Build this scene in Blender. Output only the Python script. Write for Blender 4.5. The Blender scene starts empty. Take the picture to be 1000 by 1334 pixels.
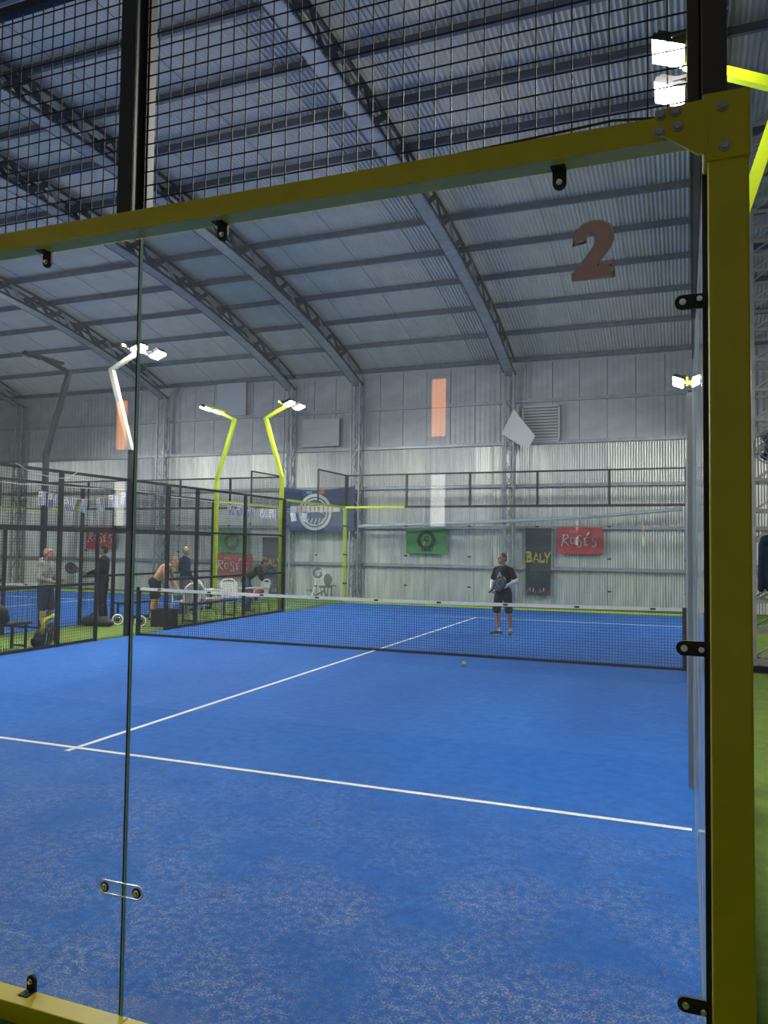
import bpy, bmesh, math, random
from mathutils import Vector, Matrix
random.seed(7)
PI = math.pi
SC = bpy.context.scene
COL = SC.collection

# ------------------------------------------------------------------ camera, world, exposure
CAM_LOC = Vector((4.9424, -2.3882, 1.7909))
YAW, PITCH, ROLL, FPX = .3696, .0436, .0124, 1009.7
cd = bpy.data.cameras.new('camera')
cam = bpy.data.objects.new('camera', cd); COL.objects.link(cam)
fw = Vector((-math.sin(YAW)*math.cos(PITCH), math.cos(YAW)*math.cos(PITCH), math.sin(PITCH)))
rt = Vector((math.cos(YAW), math.sin(YAW), 0)); up_ = rt.cross(fw)
r2 = math.cos(ROLL)*rt + math.sin(ROLL)*up_; u2 = -math.sin(ROLL)*rt + math.cos(ROLL)*up_
M4 = Matrix((r2, u2, -fw)).transposed().to_4x4(); M4.translation = CAM_LOC
cam.matrix_world = M4
cd.sensor_fit = 'HORIZONTAL'; cd.sensor_width = 36.0; cd.lens = FPX/1000*36.0
cd.clip_start = .05; cd.clip_end = 200
SC.camera = cam
w = bpy.data.worlds.new('world'); SC.world = w; w.use_nodes = True
w.node_tree.nodes['Background'].inputs[0].default_value = (.02, .025, .035, 1)
w.node_tree.nodes['Background'].inputs[1].default_value = 1.0
SC.view_settings.view_transform = 'Standard'; SC.view_settings.look = 'None'
SC.view_settings.gamma = 1; SC.view_settings.use_curve_mapping = False
SC.view_settings.exposure = 0.38
LAMP = 600.0           # radiance of one floodlight lens
SC.cycles.max_bounces = 8; SC.cycles.diffuse_bounces = 5; SC.cycles.glossy_bounces = 4
SC.cycles.transparent_max_bounces = 40; SC.cycles.sample_clamp_indirect = 4
SC.cycles.caustics_reflective = False; SC.cycles.caustics_refractive = False
SC.cycles.use_denoising = True

# ------------------------------------------------------------------ helpers
def tag(o, label=None, cat=None, group=None, kind=None):
    if label: o['label'] = label
    if cat: o['category'] = cat
    if group: o['group'] = group
    if kind: o['kind'] = kind
    return o
def empty(name, loc, rz=0, label=None, cat=None, group=None, kind=None):
    o = bpy.data.objects.new(name, None); COL.objects.link(o)
    o.location = loc; o.rotation_euler = (0, 0, rz); o.empty_display_size = .1
    return tag(o, label, cat, group, kind)
def link(name, me, mat=None, parent=None, world=True):
    if mat is not None and len(me.materials) == 0: me.materials.append(mat)
    o = bpy.data.objects.new(name, me); COL.objects.link(o)
    if parent is not None:
        o.parent = parent
    return o
class MB:
    """collects simple shapes into one mesh; coordinates are local to the parent"""
    def __init__(s): s.v = []; s.f = []; s.m = []
    def add(s, vs, fs, m=0):
        b = len(s.v); s.v += [tuple(v) for v in vs]; s.f += [tuple(b+i for i in f) for f in fs]; s.m += [m]*len(fs); return s
    def box(s, x0, x1, y0, y1, z0, z1, m=0):
        return s.add([(x, y, z) for z in (z0, z1) for y in (y0, y1) for x in (x0, x1)],
                     [(0,2,3,1), (4,5,7,6), (0,1,5,4), (2,6,7,3), (0,4,6,2), (1,3,7,5)], m)
    def bar(s, a, b, w, h=None, upv=(0,0,1), m=0):
        a, b = Vector(a), Vector(b); h = h or w; d = (b-a).normalized(); u = Vector(upv)
        if abs(d.dot(u)) > .99: u = Vector((0,1,0))
        r = d.cross(u).normalized(); u = r.cross(d)
        vs = [p + r*sx*w/2 + u*sy*h/2 for p in (a, b) for sx, sy in ((-1,-1),(1,-1),(1,1),(-1,1))]
        return s.add(vs, [(0,3,2,1), (4,5,6,7), (0,1,5,4), (1,2,6,5), (2,3,7,6), (3,0,4,7)], m)
    def tube(s, pts, r, n=8, m=0, rr=None):
        pts = [Vector(p) for p in pts]; rings = []
        for i, p in enumerate(pts):
            d = (pts[min(i+1, len(pts)-1)] - pts[max(i-1, 0)]).normalized()
            u = Vector((0,0,1)) if abs(d.z) < .95 else Vector((0,1,0))
            a = d.cross(u).normalized(); b = d.cross(a); R = rr[i] if rr else r
            rings.append([p + (a*math.cos(2*PI*k/n) + b*math.sin(2*PI*k/n))*R for k in range(n)])
        vs = [v for q in rings for v in q]; fs = []
        for i in range(len(pts)-1):
            for k in range(n): fs.append((i*n+k, i*n+(k+1) % n, (i+1)*n+(k+1) % n, (i+1)*n+k))
        fs.append(tuple(range(n-1, -1, -1))); fs.append(tuple(range(len(vs)-n, len(vs))))
        return s.add(vs, fs, m)
    def disc(s, c, ax, r, t, n=20, m=0):
        c = Vector(c); ax = Vector(ax).normalized(); return s.tube([c - ax*t/2, c + ax*t/2], r, n, m)
    def ring(s, c, ax, R, r, n=28, k=8, m=0, sq=1):
        c = Vector(c); ax = Vector(ax).normalized(); u = Vector((0,0,1)) if abs(ax.z) < .9 else Vector((1,0,0))
        a = ax.cross(u).normalized(); b = ax.cross(a); vs = []; fs = []
        for i in range(n):
            t = 2*PI*i/n; d = a*math.cos(t) + b*math.sin(t)
            for j in range(k):
                p = 2*PI*j/k; vs.append(c + d*(R + r*math.cos(p)) + ax*r*sq*math.sin(p))
        for i in range(n):
            for j in range(k): fs.append((i*k+j, i*k+(j+1) % k, ((i+1) % n)*k+(j+1) % k, ((i+1) % n)*k+j))
        return s.add(vs, fs, m)
    def prism(s, poly, fn, t0, t1, m=0):
        """poly 2-D outline, fn(u,v,t)->3-D"""
        n = len(poly); vs = [fn(u, v, t0) for u, v in poly] + [fn(u, v, t1) for u, v in poly]
        fs = [tuple(range(n-1, -1, -1)), tuple(range(n, 2*n))] + [(i, (i+1) % n, n+(i+1) % n, n+i) for i in range(n)]
        return s.add(vs, fs, m)
    def lathe(s, c, prof, n=20, m=0):
        c = Vector(c); vs = []; fs = []
        for r, z in prof:
            for k in range(n): vs.append(c + Vector((r*math.cos(2*PI*k/n), r*math.sin(2*PI*k/n), z)))
        for i in range(len(prof)-1):
            for k in range(n): fs.append((i*n+k, i*n+(k+1) % n, (i+1)*n+(k+1) % n, (i+1)*n+k))
        fs.append(tuple(range(n-1, -1, -1))); fs.append(tuple(range(len(vs)-n, len(vs))))
        return s.add(vs, fs, m)
    def mesh(s, name, mats, smooth=False):
        me = bpy.data.meshes.new(name); me.from_pydata(s.v, [], s.f)
        mats = mats if isinstance(mats, (list, tuple)) else [mats]
        for q in mats: me.materials.append(q)
        if len(mats) > 1: me.polygons.foreach_set('material_index', s.m)
        if smooth: me.polygons.foreach_set('use_smooth', [True]*len(s.f))
        bm = bmesh.new(); bm.from_mesh(me); bmesh.ops.recalc_face_normals(bm, faces=bm.faces); bm.to_mesh(me); bm.free()
        me.update(); return me
    def build(s, name, mats, parent=None, smooth=False, **k):
        return tag(link(name, s.mesh(name, mats, smooth), None, parent), **k)
def bevel(o, wd=.004, seg=2):
    b = o.modifiers.new('bevel', 'BEVEL'); b.width = wd; b.segments = seg; b.limit_method = 'ANGLE'; return o

# ------------------------------------------------------------------ materials
def mat(name, col, rough=.6, metal=0., var=0., scale=8., bump=0., bscale=60., stretch=(1,1,1), spec=.5, emit=None):
    m = bpy.data.materials.new(name); m.use_nodes = True; nt = m.node_tree; p = nt.nodes['Principled BSDF']
    p.inputs['Roughness'].default_value = rough; p.inputs['Metallic'].default_value = metal
    p.inputs['Specular IOR Level'].default_value = spec
    p.inputs['Base Color'].default_value = (*col, 1)
    if emit: p.inputs['Emission Color'].default_value = (*emit[0], 1); p.inputs['Emission Strength'].default_value = emit[1]
    if var or bump:
        tc = nt.nodes.new('ShaderNodeTexCoord'); mp = nt.nodes.new('ShaderNodeMapping'); mp.inputs['Scale'].default_value = stretch
        nt.links.new(tc.outputs['Object'], mp.inputs[0])
    if var:
        n = nt.nodes.new('ShaderNodeTexNoise'); n.inputs['Scale'].default_value = scale; n.inputs['Detail'].default_value = 4
        nt.links.new(mp.outputs[0], n.inputs[0])
        r = nt.nodes.new('ShaderNodeValToRGB'); e = r.color_ramp.elements
        e[0].position = .3; e[1].position = .7
        e[0].color = (*[c*(1-var) for c in col], 1); e[1].color = (*[min(1, c*(1+var)) for c in col], 1)
        nt.links.new(n.outputs['Fac'], r.inputs[0]); nt.links.new(r.outputs[0], p.inputs['Base Color'])
    if bump:
        n2 = nt.nodes.new('ShaderNodeTexNoise'); n2.inputs['Scale'].default_value = bscale; nt.links.new(mp.outputs[0], n2.inputs[0])
        b = nt.nodes.new('ShaderNodeBump'); b.inputs['Strength'].default_value = bump; b.inputs['Distance'].default_value = .01
        nt.links.new(n2.outputs['Fac'], b.inputs['Height']); nt.links.new(b.outputs[0], p.inputs['Normal'])
    return m
def emitter(name, col, s):
    m = bpy.data.materials.new(name); m.use_nodes = True; nt = m.node_tree; nt.nodes.clear()
    e = nt.nodes.new('ShaderNodeEmission'); o = nt.nodes.new('ShaderNodeOutputMaterial')
    e.inputs[0].default_value = (*col, 1); e.inputs[1].default_value = s; nt.links.new(e.outputs[0], o.inputs[0]); return m
def glass_mat(name, tint, dust=.02, ior=1.5):
    m = bpy.data.materials.new(name); m.use_nodes = True; nt = m.node_tree; nt.nodes.clear(); N = nt.nodes.new; L = nt.links.new
    o = N('ShaderNodeOutputMaterial'); t = N('ShaderNodeBsdfTransparent'); t.inputs[0].default_value = (*tint, 1)
    g = N('ShaderNodeBsdfGlossy'); g.inputs['Roughness'].default_value = .0; g.inputs[0].default_value = (1,1,1,1)
    f = N('ShaderNodeFresnel'); gm = N('ShaderNodeNewGeometry'); im = N('ShaderNodeMapRange')   # same index on both faces of the pane
    im.inputs[3].default_value = ior; im.inputs[4].default_value = 1/ior; L(gm.outputs['Backfacing'], im.inputs[0]); L(im.outputs[0], f.inputs[0])
    mx = N('ShaderNodeMixShader'); L(f.outputs[0], mx.inputs[0]); L(t.outputs[0], mx.inputs[1]); L(g.outputs[0], mx.inputs[2])
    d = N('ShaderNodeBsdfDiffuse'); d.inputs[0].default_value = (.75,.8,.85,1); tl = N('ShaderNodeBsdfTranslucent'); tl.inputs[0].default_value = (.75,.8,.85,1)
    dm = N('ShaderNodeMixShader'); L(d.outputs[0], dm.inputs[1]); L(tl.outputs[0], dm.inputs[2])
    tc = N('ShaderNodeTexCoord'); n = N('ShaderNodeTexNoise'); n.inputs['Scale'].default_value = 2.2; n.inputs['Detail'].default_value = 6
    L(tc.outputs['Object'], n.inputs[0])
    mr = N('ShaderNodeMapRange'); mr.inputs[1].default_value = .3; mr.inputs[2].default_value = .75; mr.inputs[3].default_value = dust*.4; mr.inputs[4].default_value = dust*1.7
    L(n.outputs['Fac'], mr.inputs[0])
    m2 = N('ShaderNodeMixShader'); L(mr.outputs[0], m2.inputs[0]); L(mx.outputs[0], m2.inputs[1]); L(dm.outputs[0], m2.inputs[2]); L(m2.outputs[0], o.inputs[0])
    return m
def turf_mat(name, c1, c2, sand=None, fib=220.):
    m = bpy.data.materials.new(name); m.use_nodes = True; nt = m.node_tree; N = nt.nodes.new; L = nt.links.new; p = nt.nodes['Principled BSDF']
    p.inputs['Roughness'].default_value = .85; p.inputs['Specular IOR Level'].default_value = .25
    g = N('ShaderNodeNewGeometry')
    def noise(s, det=3, st=(1,1,1)):
        mp = N('ShaderNodeMapping'); mp.inputs['Scale'].default_value = st; L(g.outputs['Position'], mp.inputs[0])
        n = N('ShaderNodeTexNoise'); n.inputs['Scale'].default_value = s; n.inputs['Detail'].default_value = det; L(mp.outputs[0], n.inputs[0]); return n.outputs['Fac']
    def rng(x, a, b, c=0., d=1.):
        r = N('ShaderNodeMapRange'); r.inputs[1].default_value = a; r.inputs[2].default_value = b; r.inputs[3].default_value = c; r.inputs[4].default_value = d; L(x, r.inputs[0]); return r.outputs[0]
    def mul(a, b):
        k = N('ShaderNodeMath'); k.operation = 'MULTIPLY'; L(a, k.inputs[0]); L(b, k.inputs[1]); return k.outputs[0]
    def add(a, b):
        k = N('ShaderNodeMath'); k.operation = 'ADD'; L(a, k.inputs[0]); L(b, k.inputs[1]); return k.outputs[0]
    def mix(f, a, b):
        k = N('ShaderNodeMix'); k.data_type = 'RGBA'; L(f, k.inputs[0])
        for i, c in ((6, a), (7, b)):
            if isinstance(c, tuple): k.inputs[i].default_value = (*c, 1)
            else: L(c, k.inputs[i])
        return k.outputs[2]
    fine = noise(fib, 2)
    base = mix(rng(add(mul(noise(.7, 5, (1, .35, 1)), noise(9, 4)), mul(fine, fine)), .3, .75), c1, c2)
    if sand:
        sp = N('ShaderNodeSeparateXYZ'); L(g.outputs['Position'], sp.inputs[0])
        near = rng(sp.outputs['Y'], 3.6, .6)                      # sand collects along the back glass
        far = rng(sp.outputs['Y'], 7, 4, .10, 0.)
        patch = rng(noise(2.1, 6), .34, .70)
        gr = rng(mul(noise(95, 3), noise(250, 1)), .215, .345)
        gr2 = rng(noise(24, 4), .40, .62, .12, 1.)
        f = mul(mul(mul(gr, gr2), rng(patch, 0, 1, .14, 1.)), rng(add(near, far), 0, 1, 0.05, 1.0))
        base = mix(rng(f, 0, .8, 0, .80), base, sand)
    L(base, p.inputs['Base Color'])
    b = N('ShaderNodeBump'); b.inputs['Strength'].default_value = .5; b.inputs['Distance'].default_value = .012; L(fine, b.inputs['Height']); L(b.outputs[0], p.inputs['Normal'])
    return m

M = {}
M['turf_blue'] = turf_mat('blue_turf', (.010, .092, .40), (.026, .190, .66), (.66, .60, .50))
M['turf_green'] = turf_mat('green_turf', (.10, .17, .028), (.22, .33, .06))
M['line'] = mat('line_paint', (.82, .83, .80), .8, var=.08, scale=30)
M['roof'] = mat('roof_sheet', (.58, .575, .56), .5, .15, var=.10, scale=1.5)
M['wall'] = mat('wall_sheet_low', (.70, .71, .69), .40, .38, var=.2, scale=1.6, stretch=(3, 3, .6))
M['wall_b'] = mat('wall_sheet_dull', (.62, .64, .65), .46, .35, var=.18, scale=1.6, stretch=(3, 3, .6))
M['wall_up'] = mat('wall_sheet_high', (.43, .44, .47), .55, .25, var=.14, scale=1.1, stretch=(1, 1, 2.2), bump=.25, bscale=3)
M['steel'] = mat('galvanized_steel', (.34, .37, .42), .5, .5, var=.15, scale=5)
M['steel_dark'] = mat('dark_steel', (.075, .085, .105), .55, .4, var=.2, scale=5)
M['purlin'] = mat('purlin_steel', (.16, .18, .22), .55, .4, var=.15, scale=5)
M['column'] = mat('column_paint', (.45, .43, .41), .55, .2, var=.15, scale=6)
M['yellow'] = mat('yellow_paint', (.60, .48, .006), .38, 0, var=.06, scale=9, spec=.5)
M['lime'] = mat('lime_paint', (.52, .68, .012), .4, 0, var=.05, scale=6)
M['black'] = mat('black_paint', (.012, .012, .014), .5, 0, var=.15, scale=10)
M['brown'] = mat('dark_brown_paint', (.05, .038, .03), .5)
M['wire'] = mat('black_wire', (.014, .015, .02), .6, spec=.3)
M['rubber'] = mat('rubber', (.008, .008, .008), .6)
M['bolt'] = mat('bolt_zinc', (.42, .36, .34), .35, .8)
M['chrome'] = mat('chrome', (.75, .75, .75), .18, 1.)
M['glass'] = glass_mat('court_glass', (.955, .985, .975), .008)
M['glass_side'] = glass_mat('court_glass_dust_sheen', (.93, .96, .95), .42)  # dust overdone on the near side panes to paint in their grazing sheen
M['wire_grey'] = mat('grey_wire', (.48, .48, .48), .45, .3)  # paler copy of the black wire, light on the edge-on mesh put into colour
M['glass_far'] = glass_mat('court_glass_far', (.97, .985, .98), .005)
M['glass_edge'] = mat('glass_edge', (.10, .22, .17), .2, spec=.6)
M['acrylic'] = mat('clear_plate', (.70, .74, .78), .2)
M['white_plastic'] = mat('white_plastic', (.78, .78, .74), .4)
M['tape'] = mat('net_tape', (.80, .79, .76), .7, var=.08, scale=6)
M['lamp'] = emitter('lamp_lens', (1., .97, .92), LAMP)
M['grey_lens'] = mat('unlit_lens', (.35, .36, .36), .25)
M['housing'] = mat('lamp_housing', (.03, .03, .032), .45)
M['pole_grey'] = mat('grey_pole', (.022, .023, .026), .45)
M['pole_pale'] = mat('pale_pole', (.42, .42, .36), .45)  # pale tone paints in the floodlight on a dark pole's upper part

# ------------------------------------------------------------------ the hall
XL, XR, YN, YF = -30., 13., -4.7, 21.7
def roof_z(y): return 9.6 - 1.92*(abs(y-8.5)/13.2)**2.4
fl = MB().box(XL, XR, YN, YF, -.2, -.012).build('floor', M['turf_green'], kind='structure')
def court(x0, name):
    f = MB().box(x0, x0+10, 0, 20, -.19, 0).build(name, M['turf_blue'], kind='structure')
    for y in (3.025, 16.925): MB().box(x0+.02, x0+9.98, y-.025, y+.025, -.004, .004).build('court_line', M['line'], f)
    MB().box(x0+4.975, x0+5.025, 2.91, 17.05, -.004, .0036).build('court_line', M['line'], f)
    return f
court(-5, 'floor_court'); court(-17.3, 'floor_neighbour')

# corrugated sheets: walls and roof, sheet by sheet
def corr(n, width, amp):
    out = []
    for i in range(n*4+1):
        t = i/4.; out.append((width*i/(n*4), amp*[0, 1, 1, 0][i % 4] if False else amp*math.sin(2*PI*t)))
    return out
wall = empty('wall_far', (0, YF, 0), kind='structure')
SW = .82
prof = corr(11, SW-.006, .011)
def sheet_mesh(z0, z1, mt, pr, nm):
    b = MB(); n = len(pr)
    b.add([(u, v, z) for z in (z0, z1) for u, v in pr], [(i, i+1, n+i+1, n+i) for i in range(n-1)])
    b.add([(u, v+.004, z) for z in (z0, z1) for u, v in pr], [(i, n+i, n+i+1, i+1) for i in range(n-1)])
    return b.mesh(nm, mt)
lo1 = sheet_mesh(0, 5.05, M['wall'], prof, 'wall_sheet'); lo2 = sheet_mesh(0, 5.05, M['wall_b'], prof, 'wall_sheet_b')
hi = sheet_mesh(5.06, 7.75, M['wall_up'], corr(5, SW-.012, .004), 'wall_sheet_upper')
k = 0; x = XL
while x < XR - .1:
    o = link('wall_sheet', lo1 if (k*7 % 5) not in (1, 3) else lo2, None, wall); o.location = (x, .03 + .004*(k % 2), 0)
    o = link('wall_sheet', hi, None, wall); o.location = (x, .03 + .006*(k % 3), 0)
    x += SW; k += 1
for z in (1.16, 2.41, 3.72, 5.05, 6.36, 7.66):
    MB().box(XL, XR, -.10, -.015, z-.05, z+.05).build('girt', M['steel'], wall)
wn = MB().box(XL, XR, YN-.1, YN, -.2, 9).build('wall_near', M['wall_up'], kind='structure')
MB().box(XL-.1, XL, YN, YF, -.2, 9.8).build('wall_left', M['wall_up'], kind='structure')
MB().box(XR, XR+.1, YN, YF, -.2, 9.8).build('wall_right', M['wall_up'], kind='structure')
ceil = empty('ceiling', (0, 0, 0), kind='structure')
pr = corr(9, SW-.004, .016); n = len(pr); ys = [YN-.1 + (YF+.25-YN+.1)*i/30. for i in range(31)]
b = MB()
b.add([(u, y, roof_z(y)+.02+v) for y in ys for u, v in pr], [(j*n+i, j*n+i+1, (j+1)*n+i+1, (j+1)*n+i) for j in range(30) for i in range(n-1)])
b.add([(u, y, roof_z(y)+.024+v) for y in ys for u, v in pr], [(j*n+i, (j+1)*n+i, (j+1)*n+i+1, j*n+i+1) for j in range(30) for i in range(n-1)])
rs = b.mesh('roof_sheet', M['roof'])
x = XL; k = 0
while x < XR:
    o = link('roof_sheet', rs, None, ceil); o.location = (x, 0, .012*(k % 2)); x += SW; k += 1
for i in range(18):
    y = 21.55 - i*1.45; z = roof_z(y)
    MB().box(XL, XR, y-.035, y+.035, z-.135, z-.002).build('purlin', M['purlin'], ceil)
# lit slots in the wall behind the viewpoint (they show as reflections in the glass)
M['slot_o'] = emitter('lit_pane_orange', (1., .36, .12), 5.); M['slot_w'] = emitter('lit_pane_white', (1., .97, .92), 3.4)
kk = 1
for xa, xb in ((2.68, 2.83), (-1.07, -.91)):
    for z0, z1, mt in ((2.84, 3.40, 'slot_o'), (1.98, 2.48, 'slot_w')):
        wd = empty('window_%d' % kk, (0, 0, 0), kind='structure'); kk += 1
        MB().box(xa, xb, YN+.01, YN+.02, z0, z1).build('window_pane', M[mt], wd)
        MB().box(xa-.04, xa, YN, YN+.05, z0-.04, z1+.04).box(xb, xb+.04, YN, YN+.05, z0-.04, z1+.04).box(xa, xb, YN, YN+.05, z0-.04, z0).box(xa, xb, YN, YN+.05, z1, z1+.04).build('window_frame', M['steel_dark'], wd)

# lattice trusses and columns
unit = MB().box(-.5, .5, -.5, .5, 0, 1).mesh('lattice_bar', M['steel'])
unit_d = MB().box(-.5, .5, -.5, .5, 0, 1).mesh('lattice_bar_dark', M['steel_dark'])
unit_c = MB().box(-.5, .5, -.5, .5, 0, 1).mesh('lattice_bar_column', M['column'])
def lbar(name, me, a, b, w, h, parent, side=(1, 0, 0)):
    a, b = Vector(a), Vector(b); d = b-a; L = d.length; d.normalize(); s = Vector(side); s = (s - d*s.dot(d)).normalized(); t = d.cross(s)
    o = link(name, me, None, parent); m = Matrix((s*w, t*h, d*L)).transposed().to_4x4(); m.translation = a; o.matrix_local = m; return o
def truss(x, label, W=.32, D=.46, step=1.0):
    t = empty('roof_truss', (x, 8.5, 0), 0, label, 'truss', 'curved lattice roof trusses')
    ny = 44; yy = [YN+.2 + (YF-.25-YN-.2)*i/ny for i in range(ny+1)]
    bot = lambda y: roof_z(y)-.145-D
    top = lambda y: roof_z(y)-.145
    def strip(fz, x0, x1, h):
        b = MB()
        for i in range(ny+1):
            y = yy[i]; b.v += [(xx, y-8.5, fz(y)+dz) for dz in (0, h) for xx in (x0, x1)]
        for i in range(ny):
            a, c = i*4, i*4+4
            for p, q in ((0,1), (1,3), (3,2), (2,0)): b.f.append((a+p, a+q, c+q, c+p)); b.m.append(0)
        return b
    strip(bot, -W/2, W/2, .012).build('bottom_plate', M['steel'], t)
    for s in (-1, 1):
        strip(bot, s*W/2-.02, s*W/2+.02, .06).build('bottom_chord', M['steel_dark'], t)
        strip(lambda y: top(y)-.05, s*W/2-.025, s*W/2+.025, .05).build('top_chord', M['steel_dark'], t)
        nn = int((YF-YN-.6)/step*1)
        for i in range(nn):
            y0 = YN+.3+i*step; y1 = y0+step/2; y2 = y0+step
            lbar('diagonal', unit_d, (s*W/2, y0-8.5, bot(y0)+.03), (s*W/2, y1-8.5, top(y1)-.03), .02, .12, t)
            lbar('diagonal', unit_d if i % 2 else unit, (s*W/2, y1-8.5, top(y1)-.03), (s*W/2, y2-8.5, bot(y2)+.03), .02, .12, t)
    return t
def column(x, label, W=.30, D=.30, y=YF-.28, h=None, me=None, mt='steel', step=.5, name='wall_column', group='lattice columns of the far wall'):
    h = h or roof_z(YF)-.35; me = me or unit
    c = empty(name, (x, y, 0), 0, label, 'column', group)
    for sx in (-1, 1):
        for sy in (-1, 1): MB().box(sx*W/2-.025, sx*W/2+.025, sy*D/2-.025, sy*D/2+.025, 0, h).build('upright', M[mt], c)
    MB().box(-W/2-.08, W/2+.08, -D/2-.08, D/2+.08, -.01, .02).build('base_plate', M['steel_dark'], c)
    n = int(h/step)
    for i in range(n):
        z = .1+i*step
        for sy in (-1, 1):
            a, b_ = (-W/2, W/2) if (i + (sy > 0)) % 2 or name != 'wall_column' else (W/2, -W/2)
            lbar('diagonal', me, (a, sy*D/2, z), (b_, sy*D/2, z+step*.92), .03, .03, c, (0, 1, 0))
            if name != 'wall_column': lbar('cross_bar', me, (-W/2, sy*D/2, z), (W/2, sy*D/2, z), .035, .045, c, (0, 1, 0))
        if name == 'wall_column':
            lbar('diagonal', me, (W/2, D/2*(-1)**i, z), (W/2, -D/2*(-1)**i, z+step*.92), .03, .03, c)
    return c
TX = [(-.124, 'behind the player and the black banner'), (-5.29, 'beside the round emblem banner'), (-7.83, 'on the far side of the emblem banner'),
      (-13.15, 'over the neighbouring court'), (-20.1, 'at the far side of the neighbouring court'), (5.35, 'over the side glass and net post')]
for tx, wh in TX:
    truss(tx, 'curved grey lattice roof truss, its foot ' + wh)
    column(tx, 'grey lattice steel wall column ' + wh)
column(6.24, 'pale lattice steel column standing in green turf outside the court', .62, .62, 10.9, roof_z(10.9)-.5, unit_c, 'column', .46, 'lattice_column', None)

# ------------------------------------------------------------------ court cage pieces
def wire_panel(axis, c, a0, a1, z0, z1, name, parent, s=.05, th=.004, mt='wire'):
    """welded mesh in the plane axis = c"""
    b = MB(); h = th/2
    n = int(round((a1-a0)/s)); m = int(round((z1-z0)/s))
    for i in range(n+1):
        a = a0+(a1-a0)*i/n
        b.box(a-h, a+h, c-h, c+h, z0, z1) if axis == 'y' else b.box(c-h, c+h, a-h, a+h, z0, z1)
    for j in range(m+1):
        z = z0+(z1-z0)*j/m
        b.box(a0, a1, c-3*h, c-h, z-h, z+h) if axis == 'y' else b.box(c-3*h, c-h, a0, a1, z-h, z+h)
    return b.build(name, M[mt], parent, kind='stuff')
def pane(axis, c, a0, a1, z0, z1, parent, mt='glass', t=.012):
    b = MB()
    if axis == 'y': b.box(a0, a1, c, c+t, z0, z1); big = (2, 3)
    else: b.box(c, c+t, a0, a1, z0, z1); big = (4, 5)
    b.m = [0 if i in big else 1 for i in range(6)]
    return b.build('glass_pane', [M[mt], M['glass_edge']], parent)

# --- near back wall: the big yellow frame
bw = empty('back_wall', (5, 0, 0), 0, 'yellow framed glass back wall of the court with black wire mesh on top', 'glass wall')
def B(*a): return MB().box(*[v-5 if i < 2 else v for i, v in enumerate(a)])
ZT, ZB = 2.955, .058
for x0, x1 in ((3.003, 4.992), (1.003, 2.996), (-.997, .996), (-2.997, -1.004), (-4.992, -3.004)):
    pane('y', 0, x0-5+.002, x1-5-.001, ZB-.012, ZT+.02, bw)
bevel(B(5.008, 5.112, -.105, .015, -.01, 2.90).build('corner_post', M['yellow'], bw), .006)
bevel(B(-5.112, -5.008, -.105, .015, -.01, 2.90).build('corner_post', M['yellow'], bw), .006)
bevel(B(-5.008, 5.008, -.088, -.004, ZT, 3.028).build('top_rail', M['yellow'], bw), .004)
bevel(B(-5.008, 3.04, -.095, -.004, -.03, ZB).build('bottom_rail', M['yellow'], bw), .004)
bevel(B(3.042, 5.008, -.095, -.004, -.03, ZB).build('bottom_rail', M['yellow'], bw), .004)
MB().box(-.006, .007, -.03, .014, ZB, 2.9).build('seal_strip', M['rubber'], bw)
for xs in (-2, -4, -6, -8): MB().box(xs-.0035, xs+.002, -.0005, .0125, ZB, ZT).build('joint_seal', M['rubber'], bw); MB().box(xs+.002, xs+.0045, -.0004, .0125, ZB, ZT).build('joint_edge', M['acrylic'], bw)
# welded cap on the corner post and its gusset
bevel(B(4.995, 5.115, -.118, .02, 2.865, 3.055).build('post_cap', M['yellow'], bw), .006)
g = MB(); g.prism([(-.13, .058), (.006, .068), (.006, -.085), (-.018, -.085), (-.10, -.022), (-.13, -.012)], lambda u, v, t: (u, t, 2.97+v), -.122, -.112)
g.build('gusset_plate', M['yellow'], bw)
def bolt(x, y, z, parent, r=.011, ax=(0, -1, 0), mt='bolt'):
    b = MB(); c = Vector((x, y, z)); a = Vector(ax)
    b.tube([c, c+a*.004], r*1.35, 14); b.tube([c+a*.004, c+a*.012], r, 6); return b.build('bolt', M[mt], parent)
for x, z in ((4.885, 3.012), (4.925, 3.016), (4.882, 2.965), (4.93, 2.972), (5.046, 3.01), (5.05, 2.897)):
    bolt(x-5, -.122 if x < 5 else -.118, z, bw)
def clip(x, z, dx, dz):
    """black L-clip holding the glass: arm from the frame towards (dx,dz)"""
    c = MB(); L = .085 if dx else .06; w_ = .021
    P = lambda u, v, t: (x-5+u*dx+v*(dz != 0), t, z+u*dz+v*(dx != 0))
    arc = [(L-.021+.021*math.cos(a), .021*math.sin(a)) for a in [(-.5+i/10.)*PI for i in range(11)]]
    c.prism([(0, -w_), *arc, (0, w_)], P, -.012, -.002)
    if dx: c.box(x-5-.004, x-5+.003, -.05, -.002, z-.026, z+.026)
    else: c.box(x-5-.022, x-5+.022, -.05, -.002, z-.003, z+.004)
    o = c.build('clip', M['rubber'], bw)
    q = P(L-.022, 0, -.012); bolt(q[0], q[1], q[2], o, .007, mt='chrome')
    if dx: bolt(x-5+.018*dx, -.03, z, o, .006, mt='chrome')
for z in (2.507, 1.511, .524): clip(5.004, z, -1, 0)
for x in (4.588, 3.376, 2.55, 1.45): clip(x, ZT, 0, -1)
for x in (2.586, 1.4): clip(x, ZB, 0, 1)
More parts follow.
